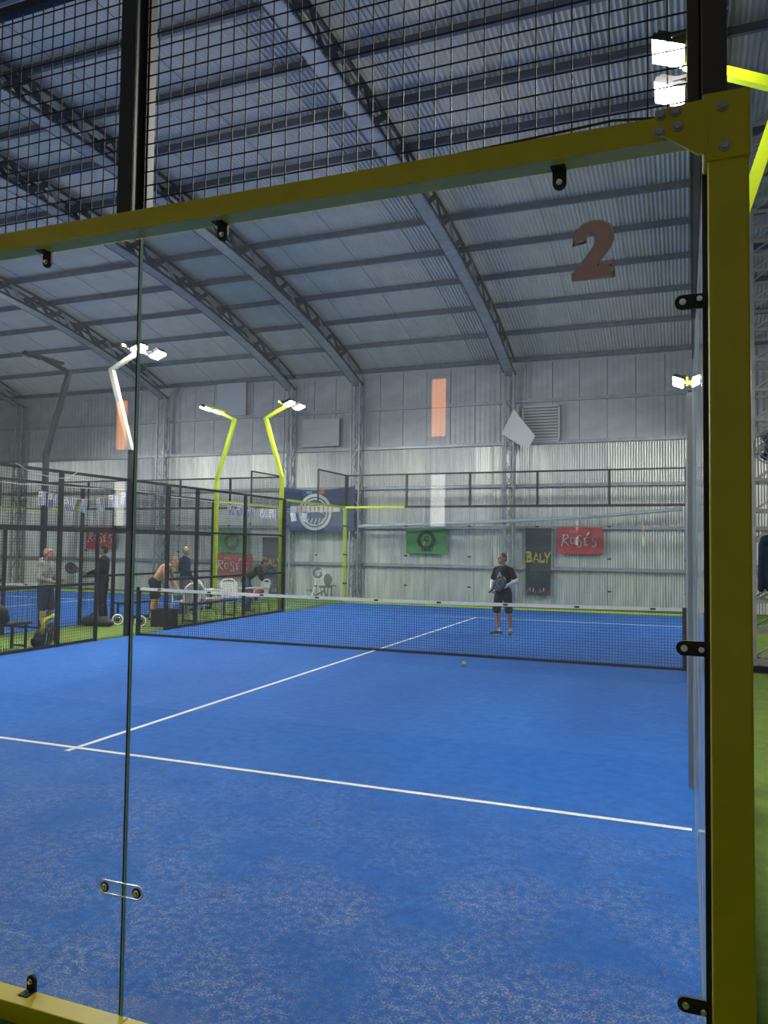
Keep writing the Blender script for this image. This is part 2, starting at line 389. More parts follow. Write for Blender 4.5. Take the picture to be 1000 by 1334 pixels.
for z in (.508,):
    arc = [(.075+.024*math.cos(a), .024*math.sin(a)) for a in [(-.5+i/10.)*PI for i in range(11)]]
    pl = arc + [(-u, -v) for u, v in arc]
    jp = MB().prism(pl, lambda u, v, t: (2.995-5+u, t, z+v), -.007, -.001).build('joint_plate', glass_mat('joint_plate_clear', (.93, .95, .96), .03), bw)
    b = MB()
    for i in range(len(pl)):
        u, v = pl[i]; u1, v1 = pl[(i+1) % len(pl)]; b.bar((-2.005+u, -.006, z+v), (-2.005+u1, -.006, z+v1), .004)
    b.build('plate_rim', M['acrylic'], jp)
    for s in (-1, 1): bolt(-2.005+s*.072, -.008, z, jp, .010, mt='chrome'); MB().disc((-2.005+s*.072, -.0085, z), (0, 1, 0), .019, .003).build('washer', M['rubber'], jp)
# mesh above the glass
for x0, x1, mt in ((2.955, 3.02, 'black'), (.97, 1.03, 'black'), (-1.03, -.97, 'black'), (-3.03, -2.97, 'black')):
    bevel(B(x0, x1, -.085, -.025, 3.028, 4.06).build('mesh_post', M[mt], bw), .003)
bevel(B(2.998, 3.04, -.02, .02, 3.028, 4.0).build('mesh_frame', M['brown'], bw), .002)
bevel(B(4.955, 4.988, -.05, -.015, 3.03, 4.0).build('mesh_frame', M['brown'], bw), .002)
bevel(B(4.994, 5.06, -.075, -.01, 3.055, 4.06).build('mesh_post', M['brown'], bw), .004)
MB().tube([(-1.4, -.05, 3.03), (-.9, -.05, 3.036), (-.5, -.052, 3.05), (-.25, -.052, 3.06), (-.08, -.05, 3.04)], .004, 6).build('cable', M['rubber'], bw)
for x0, x1 in ((3.04, 4.957), (1.03, 2.955), (-.97, .97), (-2.97, -1.03), (-4.98, -3.03)):
    wire_panel('y', -.035, x0-5, x1-5, 3.032, 3.99, 'wire_mesh', bw, s=.0543, th=.0038)
    B(x0, x1, -.05, -.015, 3.975, 4.01).build('mesh_rail', M['black'], bw)

# --- side fences, far walls
def side_wall(x, label, doors, near=True, far=True, t0=3, posts=(6, 8, 12, 14), group=None):
    s = 1 if x > -5.1 and x > 0 else -1
    f = empty('side_fence', (x, 10, 0), 0, label, 'fence', group)
    Q = lambda x0, x1, y0, y1, z0, z1: MB().box(x0, x1, y0-10, y1-10, z0, z1)
    for y in posts: Q(-.03, .03, y-.035, y+.035, 0, 3).build('post', M['black' if s < 0 else 'wire_grey'], f)
    for y in (4, 16): Q(-.035, .035, y-.03, y+.03, 0, 3).build('post', M['black' if s < 0 else 'wire_grey'], f)
    if doors:
        Q(-.025, .025, 8.9, 8.95, 0, 2.02).build('door_post', M['black'], f); Q(-.03, .03, 10.94, 11.0, 0, 3).build('post', M['black'], f)
        seg = [(4.03, 8, 0), (8, 8.9, 0), (8.95, 10.94, 2.05), (11, 12, 0), (12, 15.97, 0)]
    else:
        seg = [(4.03, 8, 0), (8, 12, 0), (12, 15.97, 0)]
    for y0, y1, zb in seg:
        wire_panel('x', 0, y0-10, y1-10, max(zb, .04), 2.98, 'wire_mesh', f, th=.004, mt='wire_grey' if s > 0 else 'wire')
        for z in ((.03, 1.04, 2.03) if zb == 0 else (2.03,)): Q(-.022, .022, y0, y1, z-.025, z+.025).build('rail', M['black'], f)
    Q(-.022, .022, 4, 16, 2.97, 3.02).build('top_rail', M['black'], f)
    for a, b_, zt in (((0.02, 2.0, 4), (2.0, 3.97, 3)) if near else ()) + (((16.03, 18, 3), (18, 19.98, 4)) if far else ()):
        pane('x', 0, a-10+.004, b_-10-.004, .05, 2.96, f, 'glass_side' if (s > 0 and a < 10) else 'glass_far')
        rx = (.013, .06) if s > 0 else (-.045, -.001)
        Q(*rx, a, b_, 2.96, 3.02).build('top_rail', M['lime' if a > 10 else 'acrylic'], f)
        Q(*rx, a, b_, -.01, .05).build('bottom_rail', M['lime' if a > 10 else 'acrylic'], f)
        if zt == 4:
            wire_panel('x', 0, a-10, b_-10, 3.03, 3.98, 'wire_mesh', f, th=.004)
            Q(-.02, .02, a, b_, 3.98, 4.02).build('mesh_rail', M['black'], f)
            for y in (a, b_): Q(-.02, .02, y-.02, y+.02, 3.02, 4.02).build('mesh_post', M['black'], f)
        for z in (.6, 1.5, 2.4): Q(*((.012, .05) if s > 0 else (-.045, 0.)), b_-.06, b_+.02, z-.02, z+.02).build('clip', M['rubber'], f)
    return f
def end_wall(x0, label, rail='black'):
    f = empty('end_wall', (x0+5, 20, 0), 0, label, 'glass wall')
    for i in range(5): pane('y', 0, -5+2*i+.004, -3+2*i-.004, .05, 2.96, f, 'glass_far')
    for s in (-1, 1): MB().box(s*5.05-.05, s*5.05+.05, -.02, .08, 0, 3.03).build('corner_post', M['lime'], f)
    MB().box(-5, -3.05, -.02, .05, 2.96, 3.02).build('top_rail', M['lime'], f); MB().box(-3.05, 5, -.02, .05, 2.96, 3.03).build('top_rail', M['black'], f)
    MB().box(-5, 5, -.02, .05, -.01, .05).build('bottom_rail', M['lime'], f)
    for i in range(6): MB().box(-5+2*i-.03, -5+2*i+.03, .0, .05, 3.02, 4.02).build('mesh_post', M['black'], f)
    for i in range(5): wire_panel('y', .02, -5+2*i, -3+2*i, 3.04, 3.98, 'wire_mesh', f, th=.004)
    MB().box(-5, 5, .0, .04, 3.97, 4.02).build('mesh_rail', M['black'], f)
    for i in range(6):
        for z in (.6, 1.5, 2.4): MB().box(-5+2*i-.05, -5+2*i+.05, -.02, -.001, z-.02, z+.02).build('clip', M['rubber'], f)
    return f
side_wall(-5.03, 'black mesh side fence of the court with the open doorway at the net', True)
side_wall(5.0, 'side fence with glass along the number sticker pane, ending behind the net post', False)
side_wall(-7.27, 'black mesh side fence of the neighbouring court behind the benches', True)
side_wall(-17.33, 'outermost black mesh side fence on the far side of the neighbouring court', False)
end_wall(-5, 'glass end wall with black mesh on top in front of the banners, behind the player')
end_wall(-17.3, 'glass end wall of the neighbouring court with black mesh on top')

# --- nets
def net(x0, label):
    t = empty('court_net', (x0+5, 10, 0), 0, label, 'net', 'court nets')
    def top(x): return .88+.04*(abs(x)/5.)**2
    b = MB(); h = .0022; nv = 222
    for i in range(nv+1):
        x = -4.93+9.86*i/nv; b.box(x-h, x+h, -h, h, .03, top(x)-.02)
    for j in range(19):
        z = .05+j*.0435; pts = [(-4.93+9.86*i/12., -.004, z*top(-4.93+9.86*i/12.)/.9) for i in range(13)]
        for p, q in zip(pts, pts[1:]): b.bar(p, q, .0044)
    b.build('net_mesh', M['wire'], t, kind='stuff')
    b = MB()
    for i in range(24):
        xa, xb = -4.93+9.86*i/24., -4.93+9.86*(i+1)/24.
        b.bar((xa, 0, top(xa)-.02), (xb, 0, top(xb)-.02), .014, .055)
    b.build('tape', M['tape'], t)
    for s in (-1, 1): bevel(MB().box(s*4.94-.03, s*4.94+.03, -.04, .04, 0, .93).build('net_post', M['black'], t), .004)
    MB().box(-4.93, 4.93, -.008, .008, .0, .04).build('bottom_band', M['black'], t)
    for i in range(9): MB().box(-4.5+i*1.12, -4.42+i*1.12, -.0085, .0085, top(-4.5+i*1.12)-.035, top(-4.5+i*1.12)-.005).build('tape_tie', M['black'], t)
    return t
net(-5, 'black court net with white tape in front of the player')
net(-17.3, 'black net with white tape across the neighbouring court')

# --- light poles
def pole(x, y, s, mt, label, low=0., dark=None, lit=True):
    """s = direction of the court (+1 towards +x)"""
    p = empty('light_pole', (x, y, 0), 0, label, 'light pole', 'twin floodlight poles beside the courts')
    MB().box(-.045, .045, -.045, .045, low, 3.6).build('post', M[dark or mt], p)
    MB().bar((0, 0, 3.57), (-s*.54, 0, 5.24), .09, .09, (0, 1, 0)).build('slanted_post', M[mt], p)
    MB().bar((-s*.56, 0, 5.21), (s*.16, 0, 5.56), .075, .075, (0, 1, 0)).build('arm', M[mt], p)
    MB().bar((s*.10, -.5, 5.56), (s*.10, .5, 5.56), .05, .05).build('cross_arm', M[mt], p)
    for dy in (-.20, .37):
        h = MB(); c = Vector((s*.28, dy, 5.55))
        ti = math.radians(22)*s                       # tilted towards the court
        R = Matrix.Rotation(-ti, 3, 'Y')
        def bx(b, hx, hy, z0, z1):
            vs = [c + R @ Vector((sx*hx, sy*hy, z)) for z in (z0, z1) for sy in (-1, 1) for sx in (-1, 1)]
            return b.add(vs, [(0,2,3,1), (4,5,7,6), (0,1,5,4), (2,6,7,3), (0,4,6,2), (1,3,7,5)])
        bx(h, .125, .135, 0, .05); bx(h, .105, .115, .05, .085)
        o = h.build('floodlight', M['housing'], p)
        bx(MB(), .108, .118, -.032, -.001).build('lens', M['lamp'] if lit else M['grey_lens'], o)  # deep lens: glowing sides added to brighten the walls and roof
        MB().bar(c + Vector((-s*.02, -.14, .03)), c + Vector((-s*.16, -.14, .04)), .03).bar(c + Vector((-s*.02, .14, .03)), c + Vector((-s*.16, .14, .04)), .03).build('bracket', M['housing'], o)
    return p
pole(-5.13, 16, 1, 'lime', 'lime pole with lit twin floodlights beside the round emblem banner')
pole(-5.13, 9.9, 1, 'pole_pale', 'pale pole with lit twin floodlights beside the doorway at the net', dark='pole_grey')
pole(-5.13, 4, 1, 'lime', 'unseen lime pole with twin floodlights at the near end of the black side fence')  # out of view; assumed by symmetry and put in for its light
pole(5.115, 16, -1, 'lime', 'lime pole with twin floodlights behind the net post, by the end wall')
pole(5.125, 3.9, -1, 'lime', 'lime pole with blazing twin floodlights just behind the yellow corner post')
pole(-7.18, 16, -1, 'lime', 'lime pole with twin floodlights turned to the neighbouring court by the red banner')
pole(-7.18, 9.8, -1, 'pole_grey', 'dark grey pole with unlit twin floodlights above the blue and white flags', lit=False)
pole(-7.18, 4, -1, 'lime', 'unseen lime pole with twin floodlights at the near end of the neighbouring fence')  # also out of view, added for the light it throws
for y, wh in ((4, 'near end'), (10, 'middle'), (16, 'far end')):  # unseen poles added to light the neighbouring court
    pole(-17.43, y, 1, 'lime', 'unseen lime pole with twin floodlights at the %s of the outermost fence' % wh)

# ------------------------------------------------------------------ number sticker on the glass
def flat(poly_list, fn, t0, t1, name, mt, parent=None, **k):
    b = MB()
    for p in poly_list: b.prism(p, fn, t0, t1)
    return b.build(name, mt, parent, **k)
def stroke(b, pts, w, fn, t0, t1):
    """brush stroke with round joints drawn in a plane"""
    for (u0, v0), (u1, v1) in zip(pts, pts[1:]):
        dx, dy = u1-u0, v1-v0; L = math.hypot(dx, dy) or 1; nx, ny = -dy/L*w/2, dx/L*w/2
        b.prism([(u0+nx, v0+ny), (u0-nx, v0-ny), (u1-nx, v1-ny), (u1+nx, v1+ny)], fn, t0, t1)
    for u, v in pts: b.prism([(u+w/2*math.cos(a), v+w/2*math.sin(a)) for a in [2*PI*i/8 for i in range(8)]], fn, t0, t1)
def arc(cx, cy, rx, ry, a0, a1, n=12): return [(cx+rx*math.cos(math.radians(a0+(a1-a0)*i/n)), cy+ry*math.sin(math.radians(a0+(a1-a0)*i/n))) for i in range(n+1)]
M['two'] = mat('faded_pink_vinyl', (.52, .39, .38), .6, var=.06, scale=40)
nt_ = M['two'].node_tree; tr_ = nt_.nodes.new('ShaderNodeBsdfTranslucent'); tr_.inputs[0].default_value = (.46, .35, .34, 1); mx_ = nt_.nodes.new('ShaderNodeMixShader'); mx_.inputs[0].default_value = .5
nt_.links.new(nt_.nodes['Principled BSDF'].outputs[0], mx_.inputs[1]); nt_.links.new(tr_.outputs[0], mx_.inputs[2]); nt_.links.new(mx_.outputs[0], nt_.nodes['Material Output'].inputs[0])
M['two_w'] = mat('white_vinyl_edge', (.72, .66, .62), .6)
two = [(0, 0), (0, .12), (.12, .22), (.26, .33), (.42, .47), (.51, .57), (.545, .66), (.53, .75), (.47, .80), (.40, .79), (.345, .73), (.33, .64), (.02, .60), (.03, .71), (.10, .85), (.24, .95), (.46, 1.0),
       (.70, .98), (.88, .90), (.97, .77), (.97, .64), (.90, .51), (.78, .40), (.64, .28), (.60, .23), (.72, .235), (.97, .27), (1, .03), (.98, 0)]
st = empty('number_sticker', (4.626, -.001, 2.607), 0, 'faded pink numeral 2 sticker with white edge on the glass', 'sticker')
f2 = lambda u, v, t: (u*.126, t, v*.180)
flat([two], f2, -.0012, -.0006, 'numeral', M['two'], st)
b = MB()
for p, q in zip(two, two[1:]+two[:1]): stroke(b, [p, q], .03, f2, -.0016, -.0012)
stroke(b, [(.04, .645), (.30, .655)], .06, f2, -.0016, -.0012); stroke(b, [(.90, .22), (.96, .06)], .07, f2, -.0016, -.0012)
b.build('white_edge', M['two_w'], st)

# ------------------------------------------------------------------ banners and fittings on the far wall
M['red'] = mat('red_banner', (.48, .035, .05), .6, var=.08, scale=5)
M['paint_w'] = mat('white_print', (.78, .74, .70), .7)
M['green_b'] = mat('green_banner', (.065, .26, .085), .6, var=.1, scale=5)
M['black_b'] = mat('black_banner', (.022, .03, .042), .55, var=.2, scale=6)
M['blue_b'] = mat('navy_banner', (.035, .06, .15), .6, var=.15, scale=4)
M['yel_p'] = mat('yellow_print', (.65, .50, .10), .7)
M['ora_p'] = mat('orange_print', (.60, .16, .08), .7)
M['teal_p'] = mat('teal_print', (.05, .32, .26), .7)
M['grey_p'] = mat('grey_print', (.50, .52, .54), .7)
M['dark_p'] = mat('dark_print', (.02, .03, .028), .7)
M['lgreen_p'] = mat('lime_print', (.36, .60, .26), .7)
def cloth(w_, h_, mt, parent, name='cloth', sag=0., taper=0., wave=.012, ph=0.):
    nu, nv = 16, 10; b = MB(); th = .006
    for side in (0, th):
        for j in range(nv+1):
            for i in range(nu+1):
                u = i/nu; v = j/nv
                x_ = (u-.5)*w_*(1-taper*(1-v)); z = v*h_ - sag*4*u*(1-u)*v
                b.v.append((x_, side+wave*math.sin(u*9+ph)*math.sin(v*4+ph), z))
    n1 = (nu+1)*(nv+1)
    for j in range(nv):
        for i in range(nu):
            a = j*(nu+1)+i; b.f.append((a, a+1, a+nu+2, a+nu+1)); b.f.append((n1+a, n1+a+nu+1, n1+a+nu+2, n1+a+1)); b.m += [0, 0]
    for i in range(nu): b.f.append((i, n1+i, n1+i+1, i+1)); a = nv*(nu+1)+i; b.f.append((a, a+1, n1+a+1, n1+a)); b.m += [0, 0]
    for j in range(nv): a = j*(nu+1); c = a+nu; b.f += [(a, a+nu+1, n1+a+nu+1, n1+a), (c, n1+c, n1+c+nu+1, c+nu+1)]; b.m += [0, 0]
    return b.build(name, mt, parent, smooth=False)
T0, T1 = -.030, -.014
def roses(x0, x1, z0, z1, label, y=21.56, small=True):
    W, H = x1-x0, z1-z0
    r = empty('red_banner', ((x0+x1)/2, y, z0), 0, label, 'banner', 'red banners on the far wall')
    cloth(W, H, M['red'], r)
    fn = lambda u, v, t: (-.5*W+u*W, t, v*H)
    L = [([(.10, .30), (.15, .72)], [(.12, .70), (.22, .72), (.25, .62), (.14, .52), (.25, .32)]),
         (arc(.345, .50, .045, .13, 80, 440, 14),),
         (arc(.495, .60, .045, .095, 40, 250, 8) + arc(.485, .38, .045, .12, 80, -140, 8),),
         ([(.66, .62), (.60, .58), (.615, .42), (.61, .32), (.68, .36)], [(.61, .47), (.66, .50)], [(.66, .70), (.70, .82)]),
         (arc(.82, .56, .045, .075, 40, 250, 8) + arc(.81, .37, .045, .11, 80, -140, 8),)]
    for k_, S in enumerate(L):
        b = MB()
        for s_ in S: stroke(b, s_, .030, fn, T0, T1)
        b.build('letter', M['paint_w'], r)
    if small:
        b = MB()
        for s_ in (arc(.30, .84, .02, .05, 60, 300, 6), arc(.345, .83, .014, .03, 0, 360, 6), [(.385, .80), (.39, .90), (.405, .91)], arc(.43, .83, .014, .03, 20, 320, 6)): stroke(b, s_, .008, fn, T0, T1)
        b.build('small_letters', M['paint_w'], r)
    return r
def baly(x0, x1, z0, z1, label, y=21.56):
    W, H = x1-x0, z1-z0
    r = empty('black_banner', ((x0+x1)/2, y, z0), 0, label, 'banner', 'black banners on the far wall')
    cloth(W, H, M['black_b'], r, taper=.12)
    fn = lambda u, v, t: (-.5*W+u*W, t, v*H)
    z, h = .50, .135
    L = [([(.10, z), (.10, z+h), (.06, z+h)], [(.10, z+h), (.22, z+h*.95), (.24, z+h*.75), (.12, z+h*.52), (.26, z+h*.4), (.26, z+h*.1), (.06, z)]),
         ([(.32, z), (.42, z+h*.85), (.52, z)], [(.36, z+h*.3), (.48, z+h*.3)]), ([(.58, z+h*.82), (.58, z), (.72, z), (.73, z+h*.2)],),
         ([(.74, z+h*.95), (.84, z+h*.45), (.95, z+h*1.05)], [(.84, z+h*.45), (.82, z-.01)])]
    for S in L:
        b = MB()
        for s_ in S: stroke(b, s_, .035, fn, T0, T1)
        b.build('letter', M['yel_p'], r)
    for i in range(9):
        b = MB(); u = .12+i*.095; q = .045+.02*math.sin(i*1.3)
        stroke(b, [(u, q), (u+.02*(-1)**i, q+.035)], .035, fn, T0, T1); b.build('mark', M[['ora_p', 'yel_p', 'paint_w', 'ora_p'][i % 4]], r)
    return r
def gear(x0, x1, z0, z1, label, y=21.56):
    W, H = x1-x0, z1-z0
    r = empty('green_banner', ((x0+x1)/2, y, z0), 0, label, 'banner', 'green banners on the far wall')
    cloth(W, H, M['green_b'], r); c = (0, 0, H*.53); R = H*.37
    fn = lambda u, v, t: (u, t, H*.53+v)
    out = [(R*(1.06 if i % 2 else .96)*math.cos(2*PI*i/36), R*(1.06 if i % 2 else .96)*math.sin(2*PI*i/36)) for i in range(36)]
    flat([out], fn, T0, T1, 'gear_ring', M['dark_p'], r)
    flat([[(R*.62*math.cos(2*PI*i/24), R*.62*math.sin(2*PI*i/24)) for i in range(24)]], fn, T0-.004, T0, 'ring_centre', M['green_b'], r)
    b = MB(); stroke(b, arc(0, R*.15, R*.22, R*.25, 0, 360, 10), R*.2, fn, T0-.008, T0-.004); stroke(b, [(-R*.12, 0), (-R*.3, -R*.5)], R*.18, fn, T0-.008, T0-.004); stroke(b, [(R*.1, -.02), (R*.2, -R*.25)], R*.16, fn, T0-.008, T0-.004)
    b.build('figure', M['lgreen_p'], r)
    for i in range(4): b = MB(); stroke(b, [(-R*.42+i*R*.28, -R*1.12), (-R*.42+i*R*.28, -R*.92)], R*.16, fn, T0-.004, T0); b.build('mark', M['dark_p'], r)
    return r
gear(-3.53, -2.16, 1.55, 2.38, 'green banner with a dark round emblem hanging on the far wall')
baly(.35, 1.17, .34, 2.39, 'tall black banner reading BALY in yellow, next to the player')
roses(1.34, 2.68, 1.62, 2.42, 'red banner reading ROSÉS in white, right beside the black banner')
roses(-10.9, -9.30, .60, 1.42, 'red banner hanging below a green one, behind the white chairs')
gear(-10.85, -9.45, 1.46, 2.28, 'green banner hung directly above a red one, behind the neighbouring glass')
baly(-8.92, -8.10, .05, 2.04, 'black banner with yellow letters behind the bending person')
roses(-16.75, -15.28, 1.55, 2.39, 'red banner behind the neighbouring court, above the dark clothed player')
# navy banner with the round emblem
nb = empty('emblem_banner', (-6.62, 21.22, 2.27), 0, 'large navy banner with a round white emblem between two columns', 'banner')
cloth(2.72, 1.50, M['blue_b'], nb, sag=.12, wave=.02)
ce = .63
fe = lambda u, v, t: (-.07+u, t, ce+v)
def ringpoly(R, n=32): return [(R*math.cos(2*PI*i/n), R*math.sin(2*PI*i/n)) for i in range(n)]
flat([ringpoly(.62)], fe, -.046, -.03, 'emblem_disc', M['grey_p'], nb); flat([ringpoly(.52)], fe, -.050, -.046, 'emblem_field', M['blue_b'], nb)
flat([ringpoly(.47)], fe, -.053, -.050, 'emblem_ring', M['grey_p'], nb); flat([ringpoly(.42)], fe, -.056, -.053, 'emblem_centre', M['blue_b'], nb)
b = MB()
for i in range(3): stroke(b, arc(0, -.1+.12*i, .36, .12, 20, 160, 10), .025, fe, -.059, -.056)
for i in range(5): stroke(b, [(-.28+.14*i, -.40+.05*abs(i-2)), (-.22+.14*i, -.22)], .035, fe, -.059, -.056)
b.build('emblem_lines', M['grey_p'], nb)
b = MB(); b.prism([(-.92, .0), (.92, -.0), (.92, .21), (-.92, .21)], fe, -.066, -.060); b.build('ribbon', M['grey_p'], nb)
for i in range(9): b = MB(); stroke(b, [(-.66+i*.165, .04), (-.66+i*.165, .17)], .05, fe, -.070, -.066); b.build('mark', M['ora_p'], nb)
b = MB(); b.prism([(-.32, .62), (-.12, .60), (-.12, .70), (-.32, .72)], fe, -.05, -.034); b.build('mark', M['teal_p'], nb)
b = MB(); b.prism([(.08, .60), (.34, .62), (.34, .74), (.08, .70)], fe, -.05, -.034); b.build('mark', M['ora_p'], nb)
# louvre and loose white board
lv = empty('wall_louvre', (.82, 21.58, 5.06), 0, 'square slatted metal vent high on the far wall', 'vent')
MB().box(-.58, .58, .03, .05, 0, 1.13).build('back_panel', M['steel_dark'], lv)
MB().box(-.58, -.53, -.02, .05, 0, 1.13).box(.53, .58, -.02, .05, 0, 1.13).box(-.58, .58, -.02, .05, 0, .05).box(-.58, .58, -.02, .05, 1.08, 1.13).build('frame', M['grey_p'], lv)
sl = MB().add([(-.53, -.02, 0), (.53, -.02, 0), (.53, .03, .075), (-.53, .03, .075), (-.53, -.015, 0), (.53, -.015, 0), (.53, .035, .075), (-.53, .035, .075)], [(0,1,2,3), (7,6,5,4), (0,4,5,1), (3,2,6,7)]).mesh('slat', M['grey_p'])
for i in range(11): o = link('slat', sl, None, lv); o.location = (0, 0, .06+i*.092)
bd = MB(); bd.prism([(.05, 6.05), (.72, 5.20), (.48, 4.78), (-.32, 5.31)], lambda u, v, t: (u, t, v-4.78), 0, .02)
o = bd.build('loose_board', mat('white_board', (.62, .64, .66), .6), label='pale loose board hanging askew in front of the vent', cat='board'); o.location = (0, 21.20, 4.78)
# sloping pipe with a rolled pale sheet
pz = lambda x_: 2.42+.033*(x_+5.2)+.0028*max(0, x_+1)**2*2
pts = [(-5.1+i*.5, 0, pz(-5.1+i*.5)-2.4) for i in range(21)]
pp = MB().tube(pts, .055, 10).build('rolled_sheet', mat('pale_sheet', (.52, .58, .63), .5, var=.1, scale=4), smooth=True, label='long pale rolled sheet sagging along the far wall above the banners', cat='sheet'); pp.location = (0, 21.18, 2.4)
for z, x0, x1, nm in ((6.75, -10.2, -9.1, 'hanging'), (5.25, -7.4, -6.0, 'lower')):
    pass
pb = MB().box(-.7, .7, 0, .03, 0, .92).box(-.7, .7, -.02, .0, -.03, .03).build('wall_panel', M['wall_up'], label='grey rectangular panel on the far wall above the navy banner', cat='panel'); pb.location = (-6.7, 21.54, 5.2)
hp = MB().box(-.6, .6, 0, .03, 0, 1.2).build('wall_panel', mat('pale_panel', (.42, .46, .54), .55), label='pale panel on the far wall under the eave over the lime poles', cat='panel'); hp.location = (-10.3, 21.54, 6.42)

# ------------------------------------------------------------------ flags on a string
M['flag_w'] = mat('flag_white', (.72, .73, .76), .7); M['flag_b'] = mat('flag_blue', (.045, .07, .36), .7); M['sun'] = mat('flag_sun', (.62, .46, .10), .7)
def flag_mesh():
    cl = MB().box(-.085, .085, -.002, .002, -.26, 0).mesh('cloth', M['flag_w'])
    stp = MB().box(-.009, .009, -.0035, .0035, -.26, 0).mesh('stripe', M['flag_b'])
    sn = MB().disc((0, 0, 0), (0, 1, 0), .026, .009, 12).mesh('sun_emblem', M['sun'])
    return cl, stp, sn
FM = flag_mesh()
def flag(x, y, z, rz, tilt, label):
    e = empty('bunting_flag', (x, y, z), rz, label, 'flag', 'striped flags ' + ('above the hooded person' if y < 13 else 'beside the lime poles')); e.rotation_euler[1] = tilt
    link('cloth', FM[0], None, e)
    for i in range(4): o = link('stripe', FM[1], None, e); o.location = (-.058+i*.039, 0, 0) if i > 1 else (-.058+i*.039, 0, -.10); o.scale = (1, 1, 1 if i > 1 else .62)
    o = link('sun_emblem', FM[2], None, e); o.location = (-.045, 0, -.05)
rr_ = random.Random(3)
S1 = [(8.754, 2.80), (8.853, 2.74), (9.101, 2.71), (9.5, 2.65), (9.958, 2.65), (10.395, 2.70), (10.784, 2.80), (11.167, 2.88), (11.285, 2.93)]
S2 = [(14.673, 2.85), (15.332, 2.82), (15.83, 2.82), (16.392, 2.81), (17.025, 2.81), (17.602, 2.82), (18.847, 2.78), (19.624, 2.79), (20.0, 2.84)]
for S, wh in ((S1, 'blue and white striped flag on the string behind the person in the hoodie'), (S2, 'blue and white striped flag on the string in front of the navy and red banners')):
    for y, z in S[1:-1]: flag(-6.3, y, z-.008, .35+rr_.uniform(-.5, .3), rr_.uniform(-.22, .22), wh)
    MB().tube([(0, y-S[0][0], z-S[0][1]) for y, z in S], .004, 5).build('flag_string', M['paint_w'], label='thin white string holding the flags ' + ('above the hooded person' if S is S1 else 'beside the lime poles'), cat='string').location = (-6.3, *S[0])
M['cable'] = mat('pale_cable', (.55, .55, .52), .6)
def cable(pts, r, x, label):
    o = MB().tube([(0, y-pts[0][0], z-pts[0][1]) for y, z in pts], r, 6).build('cable', M['cable'], label=label, cat='cable'); o.location = (x, *pts[0])
cable([(7.0, 3.03), (7.2, 2.95), (7.404, 2.91), (7.823, 2.87), (8.085, 2.89), (8.35, 3.03)], .007, -4.99, 'thin pale cable looping below the top rail of the black side fence')
rp = [(-7.24, 6.0, 2.92), (-6.3, 7.6, 2.84), (-6.3, 8.39, 2.83), (-6.3, 8.754, 2.86), (-6.3, 9.73, 2.87), (-6.3, 11.285, 2.93), (-6.3, 13, 2.88), (-6.3, 14.673, 2.86), (-6.3, 16.5, 2.90), (-6.3, 18.5, 2.88), (-6.3, 20.0, 2.85), (-5.10, 20.1, 2.95)]
MB().tube([Vector(p)-Vector(rp[0]) for p in rp], .009, 6).build('cable', M['cable'], label='pale rope stretched along the aisle above the striped flags', cat='cable').location = rp[0]

# ------------------------------------------------------------------ furniture in the aisle
def chair(x, y, rz, label):
    c = empty('plastic_chair', (x, y, 0), rz, label, 'chair', 'white plastic chairs in the aisle'); W_ = M['white_plastic']
    b = MB(); b.prism([(-.21, -.22), (.21, -.22), (.20, .20), (-.20, .20)], lambda u, v, t: (u, v, t+.02*abs(v)), .41, .44); b.build('seat', W_, c)
    for i in range(5):
        a0 = -.17+i*.085
        MB().bar((a0, .20, .44), (a0*1.08, .30, .80), .074, .014, (0, 1, 0)).build('back_slat', W_, c)
    pts = [(-.235, .24, .62), (-.22, .30, .76), (-.13, .325, .85), (0, .33, .87), (.13, .325, .85), (.22, .30, .76), (.235, .24, .62)]
    MB().tube(pts, .022, 8).build('back_rim', W_, c, smooth=True)
    for s in (-1, 1):
        MB().tube([(s*.235, .24, .63), (s*.25, .05, .645), (s*.255, -.14, .64), (s*.25, -.21, .60)], .022, 8).build('armrest', W_, c, smooth=True)
        MB().tube([(s*.25, -.20, .61), (s*.225, -.215, .43), (s*.25, -.25, 0)], .024, 7, rr=[.02, .026, .018]).build('leg', W_, c, smooth=True)
        MB().tube([(s*.235, .24, .64), (s*.205, .21, .43), (s*.24, .27, 0)], .024, 7, rr=[.02, .026, .018]).build('leg', W_, c, smooth=True)
    return c
chair(-6.02, 13.05, -1.9, 'white plastic armchair right beside the shirtless person')
chair(-6.10, 14.20, 2.5, 'white plastic armchair at the black bench, behind the tape of the net')
chair(-5.45, 15.30, -.5, 'white plastic armchair the bending person leans over')
chair(-5.95, 14.95, .9, 'white plastic armchair between the bench and the bending person')
def bench(x, y0, y1, label, h=.45, w_=.34):
    c = empty('bench', (x, (y0+y1)/2, 0), 0, label, 'bench', 'low black benches'); L = (y1-y0)/2
    for i in range(3): bevel(MB().box(-w_/2+i*w_/3+.004, -w_/2+(i+1)*w_/3-.004, -L, L, h-.035, h).build('plank', M['black'], c), .003)
    for s in (-1, 1):
        y = s*(L-.12)
        MB().bar((-w_/2+.02, y, 0), (-w_/2+.02, y, h-.035), .035).build('leg', M['black'], c); MB().bar((w_/2-.02, y, 0), (w_/2-.02, y, h-.035), .035).build('leg', M['black'], c)
        MB().bar((-w_/2, y, .06), (w_/2, y, .06), .03).build('foot_bar', M['black'], c)
    return c
bench(-5.42, 5.9, 7.68, 'black bench holding the dark bag, by the hooded person')
bench(-5.42, 12.2, 14.1, 'black bench along the fence below the white chairs')
bench(-6.85, 11.75, 12.75, 'black bench behind the two round white-rimmed speakers')
M['bag_d'] = mat('dark_green_bag', (.012, .022, .026), .7, var=.3, scale=9); M['bag_k'] = mat('black_bag', (.016, .017, .02), .65, var=.3, scale=9)
M['lime_c'] = mat('lime_cloth', (.52, .62, .03), .7)

